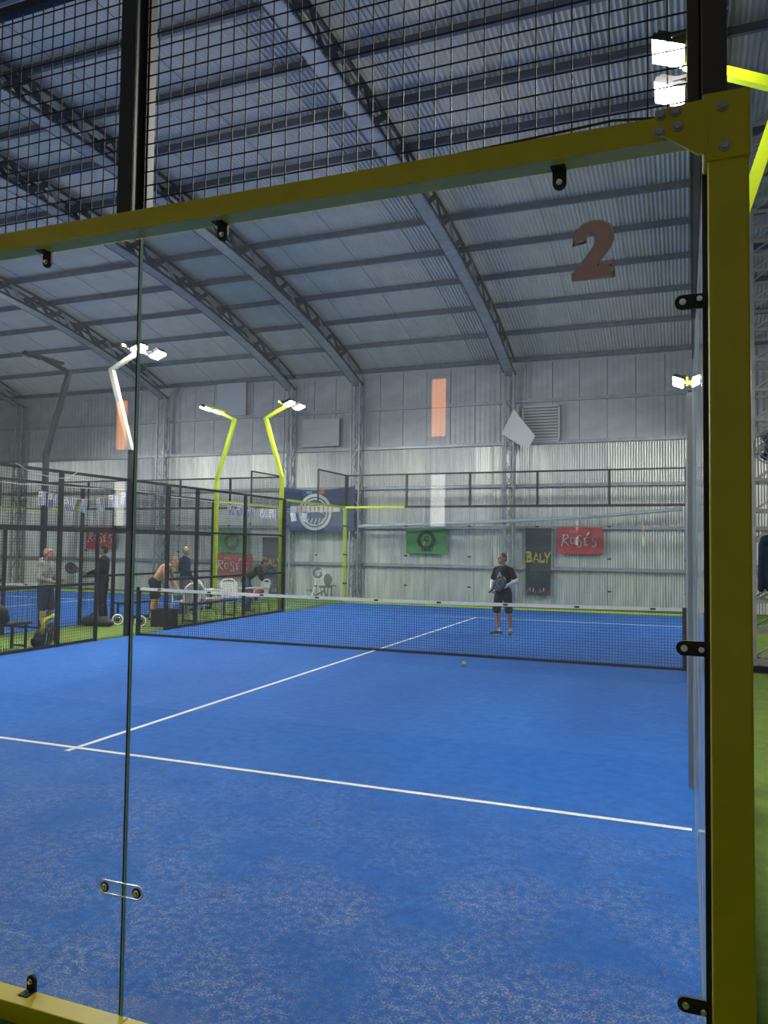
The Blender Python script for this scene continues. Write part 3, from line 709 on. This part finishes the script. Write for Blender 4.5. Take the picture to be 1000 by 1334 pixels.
# ------------------------------------------------------------------ soft bodies: capsules and ellipsoids fused by remeshing
def cap(a, b, ra, rb=None, n=12):
    a, b = Vector(a), Vector(b); rb = ra if rb is None else rb; d = b-a
    d = d.normalized() if d.length > 1e-6 else Vector((0, 0, 1)); u = Vector((0,0,1)) if abs(d.z) < .9 else Vector((0,1,0))
    r = d.cross(u).normalized(); s = d.cross(r); rings = []
    for i in range(1, 5): t = -PI/2+i*PI/8; rings.append((a+d*ra*math.sin(t), ra*math.cos(t)))
    for i in range(0, 4): t = i*PI/8; rings.append((b+d*rb*math.sin(t), rb*math.cos(t)))
    vs = [a-d*ra]; fs = []
    for p, q in rings: vs += [p+(r*math.cos(2*PI*k_/n)+s*math.sin(2*PI*k_/n))*q for k_ in range(n)]
    vs.append(b+d*rb); m = len(rings)
    for k_ in range(n):
        fs.append((0, 1+(k_+1) % n, 1+k_)); e = 1+(m-1)*n; fs.append((e+k_, e+(k_+1) % n, len(vs)-1))
        for i in range(m-1): fs.append((1+i*n+k_, 1+i*n+(k_+1) % n, 1+(i+1)*n+(k_+1) % n, 1+(i+1)*n+k_))
    return vs, fs
def ell(c, r, R=None, n=16, m=10):
    c = Vector(c); R = R or Matrix.Identity(3); vs = [c+R @ Vector((0,0,-r[2]))]; fs = []
    for i in range(1, m):
        t = -PI/2+PI*i/m
        for k_ in range(n): vs.append(c+R @ Vector((r[0]*math.cos(t)*math.cos(2*PI*k_/n), r[1]*math.cos(t)*math.sin(2*PI*k_/n), r[2]*math.sin(t))))
    vs.append(c+R @ Vector((0,0,r[2])))
    for k_ in range(n):
        fs.append((0, 1+(k_+1) % n, 1+k_)); e = 1+(m-2)*n; fs.append((e+k_, e+(k_+1) % n, len(vs)-1))
        for i in range(m-2): fs.append((1+i*n+k_, 1+i*n+(k_+1) % n, 1+(i+1)*n+(k_+1) % n, 1+(i+1)*n+k_))
    return vs, fs
def blob(name, prims, mt, parent=None, vox=.012, it=4, **k):
    b = MB()
    for vs, fs in prims: b.add(vs, fs)
    me = b.mesh('tmp', mt); o = bpy.data.objects.new('tmp', me); COL.objects.link(o)
    r = o.modifiers.new('r', 'REMESH'); r.mode = 'VOXEL'; r.voxel_size = vox; r.use_smooth_shade = True
    s = o.modifiers.new('s', 'SMOOTH'); s.factor = .5; s.iterations = it
    dg = bpy.context.evaluated_depsgraph_get(); dg.update()
    new = bpy.data.meshes.new_from_object(o.evaluated_get(dg)); new.name = name
    bpy.data.objects.remove(o); bpy.data.meshes.remove(me)
    new.materials.clear(); new.materials.append(mt)
    return tag(link(name, new, None, parent), **k)

SKIN = mat('skin', (.42, .23, .16), .55, var=.08, scale=12); SKIN_R = mat('skin_tan', (.56, .31, .20), .55, var=.08, scale=12); SKIN_D = mat('skin_legs', (.36, .19, .13), .55, var=.08, scale=12)
EYE = mat('eye_dark', (.03, .025, .02), .3)
def hand(J, s, d, n, out):
    """J wrist, d hand direction, n palm normal, s side for the thumb"""
    d = Vector(d).normalized(); n = Vector(n); n = (n-d*n.dot(d)).normalized(); x_ = d.cross(n)*s; w_ = Vector(J)
    R = Matrix((x_, n, d)).transposed()
    out.append(ell(w_+d*.055, (.042, .018, .055), R)); out.append(cap(w_-d*.01, w_+d*.03, .026, .03))
    for i, L in enumerate((.062, .074, .07, .055)):
        p0 = w_+d*.092+x_*(.031-.0205*i); p1 = p0+(d*.85+n*.5).normalized()*L*.5; p2 = p1+(d*.35+n*.95).normalized()*L*.5
        out.append(cap(p0-d*.01, p1, .0095, .009)); out.append(cap(p1, p2, .009, .0075))
    t0 = w_+d*.03+x_*.035; t1 = t0+(d*.5+x_*.75+n*.35)*.045; out.append(cap(t0, t1, .012, .011)); out.append(cap(t1, t1+(d*.8+n*.5)*.032, .0105, .009))
def person(loc, rz, label, J, top=None, sleeve=.62, bottom=None, leg=.95, hair=None, shoe=None, sock=None, skin=SKIN, hood=None, look=(0, 0), sc=1., hairstyle='short', group='people', legs_mat=None):
    P = dict(pel=(0, 0, .95), che=(0, 0, 1.30), nek=(0, .01, 1.49), hed=(0, -.02, 1.64), shL=(.172, .01, 1.40), shR=(-.172, .01, 1.40), elL=(.25, .05, 1.13), elR=(-.25, .05, 1.13),
             wrL=(.24, -.10, .90), wrR=(-.24, -.10, .90), hipL=(.09, 0, .92), hipR=(-.09, 0, .92), knL=(.11, -.02, .50), knR=(-.11, -.02, .50), anL=(.12, .02, .085), anR=(-.12, .02, .085),
             hdL=(0, -.4, -1), hdR=(0, -.4, -1), ftL=.15, ftR=-.15); P.update(J)
    V = lambda k_: Vector(P[k_])
    e = empty('person', loc, rz, label, 'person', group); e.scale = (sc,)*3
    pel, che, nek, hed = V('pel'), V('che'), V('nek'), V('hed')
    zz = (che-pel).normalized(); xx = (V('shL')-V('shR')); xx = (xx-zz*xx.dot(zz)).normalized(); yy = zz.cross(xx); R = Matrix((xx, yy, zz)).transposed()
    hx = V('hipL')-V('hipR')
    def torso(g):
        mid = pel.lerp(che, .5)
        return [ell(pel, (.158+g, .112+g, .12+g), R), ell(mid, (.142+g, .10+g, .17+g), R), ell(che, (.165+g, .115+g, .19+g), R), cap(V('shL'), V('shR'), .055+g), cap(nek-(nek-che)*.12, V('shL'), .05+g*.7, .05+g), cap(nek-(nek-che)*.12, V('shR'), .05+g*.7, .05+g), ell(pel.lerp(che, .8), (.17+g, .11+g, .16+g), R)]
    B_ = torso(0) + [cap(nek-(nek-che)*.25, hed-Vector((0, 0, .05)), .058, .052)]
    ya, pi_ = look; Rh = Matrix.Rotation(ya, 3, 'Z') @ Matrix.Rotation(pi_, 3, 'X')
    h = lambda x_, y_, z: hed+Rh @ Vector((x_, y_, z))
    B_ += [ell(hed+Rh @ Vector((0, .01, .015)), (.074, .092, .102), Rh), ell(h(0, -.03, -.05), (.056, .062, .068), Rh), cap(h(0, -.085, .012), h(0, -.108, -.022), .011, .015), cap(h(-.035, -.078, .03), h(.035, -.078, .03), .013),
           cap(h(-.018, -.088, -.062), h(.018, -.088, -.062), .009), cap(h(0, -.07, -.105), h(0, -.075, -.1), .02)]
    for s in (-1, 1): B_.append(ell(h(s*.076, .012, -.005), (.012, .022, .034), Rh))
    for s, k_ in ((1, 'L'), (-1, 'R')):
        B_ += [cap(V('sh'+k_), V('el'+k_), .052, .040), cap(V('el'+k_), V('wr'+k_), .042, .027), cap(V('hip'+k_), V('kn'+k_), .088, .056), cap(V('kn'+k_), V('kn'+k_).lerp(V('an'+k_), .35)+Vector((0, .015, 0)), .054, .056), cap(V('kn'+k_).lerp(V('an'+k_), .35)+Vector((0, .015, 0)), V('an'+k_), .055, .036)]
        hand(P['wr'+k_], s, P['hd'+k_], P.get('pn'+k_, (-s, -.2, 0)), B_)
        fa = P['ft'+k_]; fd = Vector((math.sin(fa), -math.cos(fa), 0)); a = V('an'+k_)
        B_ += [cap(a-Vector((0, 0, .03)), a+fd*.15-Vector((0, 0, .05)), .036, .028)]
    blob('body', B_, skin, e, .0095, 3)
    for s in (-1, 1): o = MB().add(*ell(h(s*.033, -.078, .012), (.012, .008, .007), Rh)).build('eye', EYE, e, smooth=True)
    if hair:
        if hairstyle == 'short': hp_ = [ell(h(0, .022, .035), (.080, .092, .092), Rh), ell(h(0, .05, .0), (.076, .066, .085), Rh)]
        else: hp_ = [ell(h(0, .045, .0), (.079, .066, .07), Rh)]
        blob('hair', hp_, hair, e, .012, 2)
    if top:
        S = torso(.016)[1:] + [ell(pel+zz*.03, (.172, .127, .10), R)]
        for k_ in 'LR':
            a, m_, w_ = V('sh'+k_), V('el'+k_), V('wr'+k_)
            if sleeve <= 1: S.append(cap(a, a.lerp(m_, sleeve), .064, .060))
            else: S += [cap(a, m_, .068, .058), cap(m_, m_.lerp(w_, sleeve-1), .058, .042)]
        if hood: S += [cap(nek+Vector((-.06, .03, .0)), nek+Vector((.06, .03, .0)), .06), ell(nek+Vector((0, .08, -.02)), (.10, .06, .08))]
        else: S.append(cap(nek-(nek-che)*.3, nek-(nek-che)*.12, .085, .068))
        blob('shirt' if sleeve <= 1 else 'jacket', S, top, e, .012, 4)
    if bottom:
        S = [ell(pel-zz*.01, (.178, .132, .125), R)]
        for k_ in 'LR':
            a, m_, w_ = V('hip'+k_), V('kn'+k_), V('an'+k_)
            if leg <= 1: S.append(cap(a, a.lerp(m_, leg-.1), .105, .092))
            else: S += [cap(a, m_, .102, .074), cap(m_, m_.lerp(w_, leg-1), .074, .060)]
        blob('shorts' if leg <= 1 else 'trousers', S, bottom, e, .012, 4)
    for k_ in 'LR':
        a = V('an'+k_); fa = P['ft'+k_]; fd = Vector((math.sin(fa), -math.cos(fa), 0)); z = Vector((0, 0, 1)); a0 = Vector((a.x, a.y, a.z))
        if sock: blob('sock', [cap(a-z*.02, a+z*.07, .042, .044)], sock, e, .012, 2)
        if shoe:
            q = blob('shoe', [cap(a-fd*.045-z*.045, a+fd*.10-z*.045, .042, .046), cap(a+fd*.10-z*.048, a+fd*.17-z*.050, .045, .034), cap(a-z*.03, a+fd*.05-z*.03, .048, .044)], shoe, e, .010, 2)
            b = MB(); pr_ = []
            for i in range(16):
                t = 2*PI*i/16; c_ = math.cos(t); pr_.append((.046*math.sin(t)*(1 if c_ < .6 else .9), .125*c_+.06))
            sd = Vector((fd.y, -fd.x, 0)); zf = a.z-.085
            b.prism(pr_, lambda u, v, t: tuple(Vector((a.x, a.y, zf))+sd*u+fd*v+z*t), .0, .024); b.build('sole', SOLE, q)
    return e
SOLE = mat('shoe_sole', (.6, .6, .55), .6)
CL = lambda n_, c: mat(n_, c, .8, var=.12, scale=14, spec=.2)
BLK = CL('black_cloth', (.018, .018, .02)); BLK2 = CL('charcoal_cloth', (.03, .03, .034)); NAVY = CL('navy_cloth', (.03, .04, .085)); GREYC = CL('grey_cloth', (.16, .16, .17))
HOOD = mat('camo_hoodie', (.30, .29, .27), .85, var=.45, scale=9, spec=.2); WHT = CL('white_cloth', (.75, .75, .75)); JEAN = CL('jeans', (.10, .12, .22)); OLIVE = CL('dark_green_cloth', (.04, .05, .045))
H_BR = mat('hair_brown', (.06, .035, .022), .7, bump=.5, bscale=90); H_GR = mat('hair_grey', (.34, .31, .28), .7, bump=.5, bscale=90); H_BL = mat('hair_fair', (.24, .19, .13), .7, bump=.5, bscale=90); H_DK = mat('hair_dark', (.03, .025, .022), .7, bump=.5, bscale=90)
SHOE = mat('shoe_dark', (.09, .095, .06), .6, var=.8, scale=25); SHOEL = mat('shoe_light', (.42, .40, .38), .6, var=.3, scale=25)

pl = person((1.475, 13.39, 0), -.16, 'person in a black T-shirt and shorts holding a racket behind the net',
    dict(elL=(.285, .03, 1.17), wrL=(.07, -.21, 1.03), hdL=(-.9, -.25, -.15), pnL=(-.2, .5, -1), elR=(-.265, .02, 1.15), wrR=(-.19, -.22, .99), hdR=(.45, -.5, -.45), pnR=(.7, .5, 0),
         hipL=(.095, 0, .92), knL=(.14, -.02, .50), anL=(.155, .03, .085), knR=(-.13, -.06, .50), anR=(-.10, .0, .085), ftL=.35, ftR=-.85, hed=(-.02, -.03, 1.655)),
    BLK, .72, BLK2, 1.0, H_BR, SHOE, WHT, SKIN, look=(-.55, -.08), sc=.945, legs_mat=None)
slv = blob('arm_sleeve', [cap(Vector((.285, .03, 1.17)).lerp(Vector((.185, .01, 1.42)), .18), (.285, .03, 1.17), .052, .049), cap((.285, .03, 1.17), (.10, -.18, 1.045), .049, .037)], WHT, pl, .009, 2)
blob('arm_sleeve', [cap(Vector((-.265, .02, 1.15)).lerp(Vector((-.185, .01, 1.42)), .18), (-.265, .02, 1.15), .052, .049), cap((-.265, .02, 1.15), (-.20, -.19, 1.01), .049, .036)], WHT, pl, .009, 2)
lg = MB()
fl_ = lambda u, v, t: (-.03+u, t, 1.30+v)
for s_ in ([(-.05, -.06), (0, .06), (.05, -.06), (-.05, -.06)], [(-.03, -.02), (0, .01), (.02, -.03)]): stroke(lg, s_, .014, fl_, -.150, -.118)
lg.build('chest_logo', M['grey_p'], pl)
def racket(loc, rot, label, c1, c2):
    r = empty('padel_racket', loc, 0, label, 'racket', 'padel rackets'); r.rotation_euler = rot
    out = [(.128*math.sin(2*PI*i/28), .30+.145*math.cos(2*PI*i/28)) for i in range(28)]
    bevel(MB().prism(out, lambda u, v, t: (u, t, v), -.019, .019).build('head', c1, r), .008)
    b = MB()
    for i in range(-2, 3):
        for j in range(-2, 3):
            if i*i+j*j < 7: b.disc((i*.038, 0, .31+j*.038), (0, 1, 0), .008, .0402, 8)
    b.build('holes', M['rubber'], r)
    b = MB()
    for s in (-1, 1): b.bar((s*.07, 0, .19), (0, 0, .08), .03, .034, (0, 1, 0))
    b.build('throat', c1, r)
    MB().tube([(0, 0, -.06), (0, 0, .10)], .017, 10).build('grip', c2, r, smooth=True)
    b = MB(); stroke(b, arc(0, .30, .07, .09, 30, 330, 12), .022, lambda u, v, t: (u, t, v), -.0205, .0205); b.build('print', mat('racket_print', (.16, .16, .18), .5), r)
    return r
RK = mat('racket_dark', (.035, .035, .05), .4, var=.4, scale=20)
racket((1.475-.20, 13.39-.24, .90), (0, .95, -.45), 'dark padel racket in the hands of the player in black', RK, M['rubber'])
tb = MB().add(*ell((0, 0, 0), (.033, .033, .033), None, 18, 12)).build('tennis_ball', mat('ball_felt', (.55, .72, .05), .85, bump=.4, bscale=120), smooth=True, label='small yellow ball lying on the blue court before the net', cat='ball')
tb.location = (1.833, 9.055, .034)
MB().tube([(.0335*math.cos(t)*math.cos(.5*math.sin(2*t)), .0335*math.sin(t)*math.cos(.5*math.sin(2*t)), .0335*math.sin(.5*math.sin(2*t))) for t in [2*PI*i/32 for i in range(33)]], .0012, 5).build('seam', WHT, tb)

person((-6.60, 9.30, -.012), 1.75, 'person in a pale camouflage hoodie and navy shorts behind the mesh fence',
    dict(elL=(.25, -.02, 1.14), wrL=(.14, -.26, 1.08), hdL=(-.3, -1, .1), pnL=(-1, 0, 0), elR=(-.25, -.02, 1.14), wrR=(-.12, -.26, 1.06), hdR=(.3, -1, .1), hed=(0, -.05, 1.63), knL=(.13, -.05, .50), anL=(.15, .12, .085), anR=(-.14, -.10, .085)),
    HOOD, 1.95, NAVY, .95, H_GR, SHOEL, WHT, SKIN, True, (.0, -.25), .97, 'bald', 'people in the aisle between the courts')
person((-6.58, 12.62, -.012), 1.85, 'shirtless person in dark shorts leaning forward beside a white chair',
    dict(pel=(0, .02, .92), che=(0, -.20, 1.20), nek=(0, -.33, 1.33), hed=(0, -.47, 1.39), shL=(.185, -.28, 1.28), shR=(-.185, -.28, 1.28), elL=(.21, -.36, 1.0), elR=(-.21, -.34, 1.0), wrL=(.15, -.48, .80), wrR=(-.14, -.44, .79), hdL=(0, -.5, -1), hdR=(0, -.5, -1)),
    None, .6, BLK2, .9, H_BL, SHOE, WHT, SKIN_R, None, (0, .45), .98, 'short', 'people in the aisle between the courts')
person((-6.92, 14.25, -.012), 2.7, 'person in a dark jacket and grey trousers seen from behind near the chairs',
    dict(elL=(.26, -.02, 1.14), wrL=(.20, -.22, 1.0)), NAVY, 1.95, GREYC, 1.97, H_GR, SHOE, None, SKIN, None, (.2, .1), .98, 'bald', 'people in the aisle between the courts')
person((-5.95, 15.75, -.012), 2.0, 'brown-haired person in a dark jacket bending over a white chair',
    dict(pel=(0, .08, .86), che=(0, -.18, 1.10), nek=(0, -.30, 1.22), hed=(0, -.43, 1.30), shL=(.185, -.25, 1.17), shR=(-.185, -.25, 1.17), elL=(.22, -.36, .92), elR=(-.22, -.34, .92), wrL=(.12, -.50, .76), wrR=(-.12, -.48, .76), hipL=(.09, .08, .84), hipR=(-.09, .08, .84), knL=(.12, -.06, .47), knR=(-.12, -.06, .47)),
    OLIVE, 1.95, JEAN, 1.97, H_BR, SHOE, None, SKIN, None, (0, .5), 1.0, 'short', 'people in the aisle between the courts')
person((-7.72, 12.2, 0), -1.2, 'person in all black standing in the neighbouring court behind its fence',
    dict(elL=(.25, -.06, 1.16), wrL=(.16, -.32, 1.08), hdL=(-.2, -1, 0), elR=(-.25, -.04, 1.15), wrR=(-.14, -.30, 1.04), hdR=(.2, -1, 0)), BLK, 1.95, BLK2, 1.97, H_DK, SHOE, None, SKIN, None, (0, 0), .98, 'short', 'people in the aisle between the courts')
racket((-8.10, 11.95, 1.09), (.0, -1.25, .35), 'dark padel racket held by the person in all black', RK, M['rubber'])
# bags, boxes, speakers
bg = empty('duffel_bag', (-5.42, 6.85, .45), 0, 'dark green duffel bag lying on the black bench', 'bag')
blob('body', [cap((0, -.28, .16), (0, .28, .16), .16), ell((0, .1, .2), (.15, .25, .17)), ell((0, .36, .08), (.14, .12, .08))], M['bag_d'], bg, .018, 4)
MB().tube([(-.1, -.15, .28), (-.05, -.1, .40), (.0, .05, .42), (.0, .15, .32)], .014, 6).build('handle', M['bag_k'], bg, smooth=True)
rb = empty('racket_bag', (-5.34, 8.04, -.012), .2, 'black racket bag with a lime strap standing against the fence post', 'bag')
blob('body', [ell((0, 0, .17), (.13, .24, .17)), cap((0, -.12, .12), (.0, .18, .30), .12, .10), ell((0, -.2, .10), (.11, .12, .10))], M['bag_k'], rb, .016, 4)
MB().tube([(.05, -.16, .2), (.06, -.14, .40), (.05, -.08, .46), (.04, .08, .48), (.03, .24, .51)], .035, 8, rr=[.03, .035, .04, .042, .04]).build('strap', M['lime_c'], rb, smooth=True)
for i in range(4): MB().bar((.122, -.16+i*.09, .05), (.115, -.10+i*.09, .25), .012).build('stripe', [M['paint_w'], M['lime_c']][i % 2], rb)
cr = empty('crate', (-5.62, 11.72, -.012), .15, 'black open crate on the turf beside the shirtless person', 'crate')
for s in (-1, 1): MB().box(s*.22-.012, s*.22+.012, -.17, .17, 0, .36).build('side', M['black'], cr); MB().box(-.22, .22, s*.16-.012, s*.16+.012, 0, .36).build('side', M['black'], cr)
MB().box(-.22, .22, -.16, .16, 0, .02).build('bottom', M['black'], cr); MB().box(-.235, .235, -.18, -.145, .33, .37).box(-.235, .235, .145, .18, .33, .37).build('rim', M['black'], cr)
b2 = empty('sports_bag', (-6.84, 11.00, -.012), .2, 'low black sports bag next to a round white-rimmed speaker', 'bag')
blob('body', [cap((-.22, 0, .11), (.22, 0, .11), .11), ell((.25, 0, .08), (.16, .12, .08))], M['bag_k'], b2, .016, 4); MB().tube([(-.12, -.05, .2), (-.06, -.06, .28), (.06, -.06, .28), (.12, -.05, .2)], .012, 6).build('handle', M['bag_d'], b2)
def speaker(x, y, label):
    s = empty('round_speaker', (x, y, -.012), .55, label, 'speaker', 'round white-rimmed speakers')
    MB().tube([(0, -.10, .125), (0, .0, .125), (0, .09, .125)], .1, 20, rr=[.118, .11, .07]).build('housing', M['housing'], s, smooth=True)
    MB().ring((0, -.105, .125), (0, 1, 0), .105, .019).build('rim', M['white_plastic'], s, smooth=True)
    MB().tube([(0, -.09, .125), (0, -.108, .125)], .09, 20, rr=[.09, .055]).build('cone', M['chrome'], s, smooth=True)
    MB().tube([(0, -.10, .125), (0, -.125, .125)], .05, 16, rr=[.05, .03]).build('centre_cap', M['rubber'], s, smooth=True)
    MB().box(-.07, .07, -.08, .07, 0, .03).build('foot', M['black'], s)
speaker(-6.62, 11.44, 'round white-rimmed speaker on the turf next to the sports bag'); speaker(-5.98, 11.40, 'round white-rimmed speaker on the turf near the crate')
rj = blob('red_jacket', [ell((0, 0, .06), (.17, .14, .06)), cap((-.12, -.1, .05), (.1, .12, .09), .06), cap((.08, -.16, -.08), (.08, -.14, .05), .05)], mat('red_cloth', (.22, .02, .04), .8, var=.5, scale=12), None, .014, 3, label='crumpled dark red jacket lying on the chair under the bending person', cat='jacket'); rj.location = (-5.45, 15.30, .47)

# ------------------------------------------------------------------ exercise machine outside the far corner
bk = empty('exercise_bike', (-6.30, 20.88, -.012), 0, 'white and grey exercise bike behind the far glass corner', 'exercise bike'); WP = M['white_plastic']
MB().tube([(-.30, 0, .04), (-.22, 0, .30), (-.06, 0, .86)], .03, 8, rr=[.06, .055, .045]).build('front_frame', WP, bk, smooth=True)
MB().ring((-.08, -.04, .88), (0, 1, 0), .14, .038).build('fan_cage', M['steel_dark'], bk, smooth=True); MB().disc((-.08, -.03, .88), (0, 1, 0), .07, .06).build('fan_hub', M['grey_p'], bk)
MB().tube([(.02, -.1, .98), (.10, -.1, .93), (.12, -.1, .84)], .022, 6).build('handlebar', M['white_plastic'], bk); MB().tube([(.02, .12, .98), (.10, .12, .93), (.12, .12, .84)], .022, 6).build('handlebar', M['white_plastic'], bk)
o = MB().add(*ell((.27, 0, .66), (.15, .05, .20))).build('backrest', mat('grey_pad', (.07, .075, .075), .6), bk, smooth=True)
MB().add(*ell((.18, 0, .43), (.26, .15, .045))).build('seat', M['steel_dark'], bk, smooth=True)
for s in (-1, 1):
    MB().tube([(.05, s*.12, .43), (.12, s*.16, .2), (.14, s*.18, .02)], .024, 6).build('leg', M['steel_dark'], bk); MB().tube([(.35, s*.12, .43), (.33, s*.16, .2), (.36, s*.18, .02)], .024, 6).build('leg', M['steel_dark'], bk)
    MB().tube([(.3, s*.17, .46), (.45, s*.17, .47), (.50, s*.17, .44)], .026, 6).build('arm_grip', M['steel_dark'], bk)
    MB().tube([(-.24, 0, .25), (-.38, s*.14, .30), (-.46, s*.14, .30)], .014, 6).build('pedal', M['steel_dark'], bk)
MB().bar((-.30, -.25, .03), (-.30, .25, .03), .05).build('foot_bar', WP, bk); MB().bar((-.28, 0, .06), (.15, 0, .30), .05).build('lower_frame', M['steel_dark'], bk)

# ------------------------------------------------------------------ by the lattice column
fn_ = empty('wall_fan', (6.16, 10.40, 3.34), 0, 'round grey cage fan mounted on the pale lattice column', 'fan')
for R_, yv in ((.25, 0), (.19, -.045), (.12, -.065), (.25, .08), (.15, .1)): MB().ring((0, yv, 0), (0, 1, 0), R_, .007, 28, 5).build('cage_ring', M['steel'], fn_)
wr_ = MB()
for i in range(16):
    a = 2*PI*i/16; wr_.tube([(.03*math.cos(a), -.075, .03*math.sin(a)), (.15*math.cos(a), -.06, .15*math.sin(a)), (.25*math.cos(a), 0, .25*math.sin(a)), (.24*math.cos(a), .08, .24*math.sin(a)), (.05*math.cos(a), .11, .05*math.sin(a))], .003, 4)
wr_.build('cage_wires', M['steel'], fn_)
for i in range(3):
    a = 2*PI*i/3; MB().prism([(.03, -.03), (.21, -.07), (.22, .05), (.03, .03)], lambda u, v, t: (u*math.cos(a)-v*math.sin(a), t+v*.35, u*math.sin(a)+v*math.cos(a)), .02, .026).build('blade', M['steel_dark'], fn_)
MB().disc((0, .1, 0), (0, 1, 0), .08, .14).build('motor', M['steel_dark'], fn_)
jk = empty('hanging_jacket', (6.20, 10.42, 1.02), 0, 'dark blue jacket hanging on the pale lattice column', 'jacket')
blob('cloth', [cap((-.12, 0, .92), (.14, 0, .92), .09), ell((0, 0, .55), (.19, .09, .5)), cap((-.17, 0, .85), (-.20, -.02, .2), .06, .05), cap((.18, 0, .85), (.22, -.02, .2), .06, .05)], CL('dark_blue_cloth', (.02, .035, .06)), jk, .02, 4)
MB().tube([(0, .02, 1.0), (0, .05, 1.06), (0, .10, 1.04)], .006, 6).build('hook', M['chrome'], jk)
tr = empty('ballast_tray', (6.24, 10.46, -.012), 0, 'low black tray on the turf at the foot of the lattice column', 'tray')
MB().box(-.42, .42, -.12, .10, 0, .05).build('base', M['black'], tr); MB().box(-.42, -.39, -.12, .10, .05, .10).box(.39, .42, -.12, .10, .05, .10).box(-.42, .42, -.12, -.09, .05, .10).build('rim', M['black'], tr)
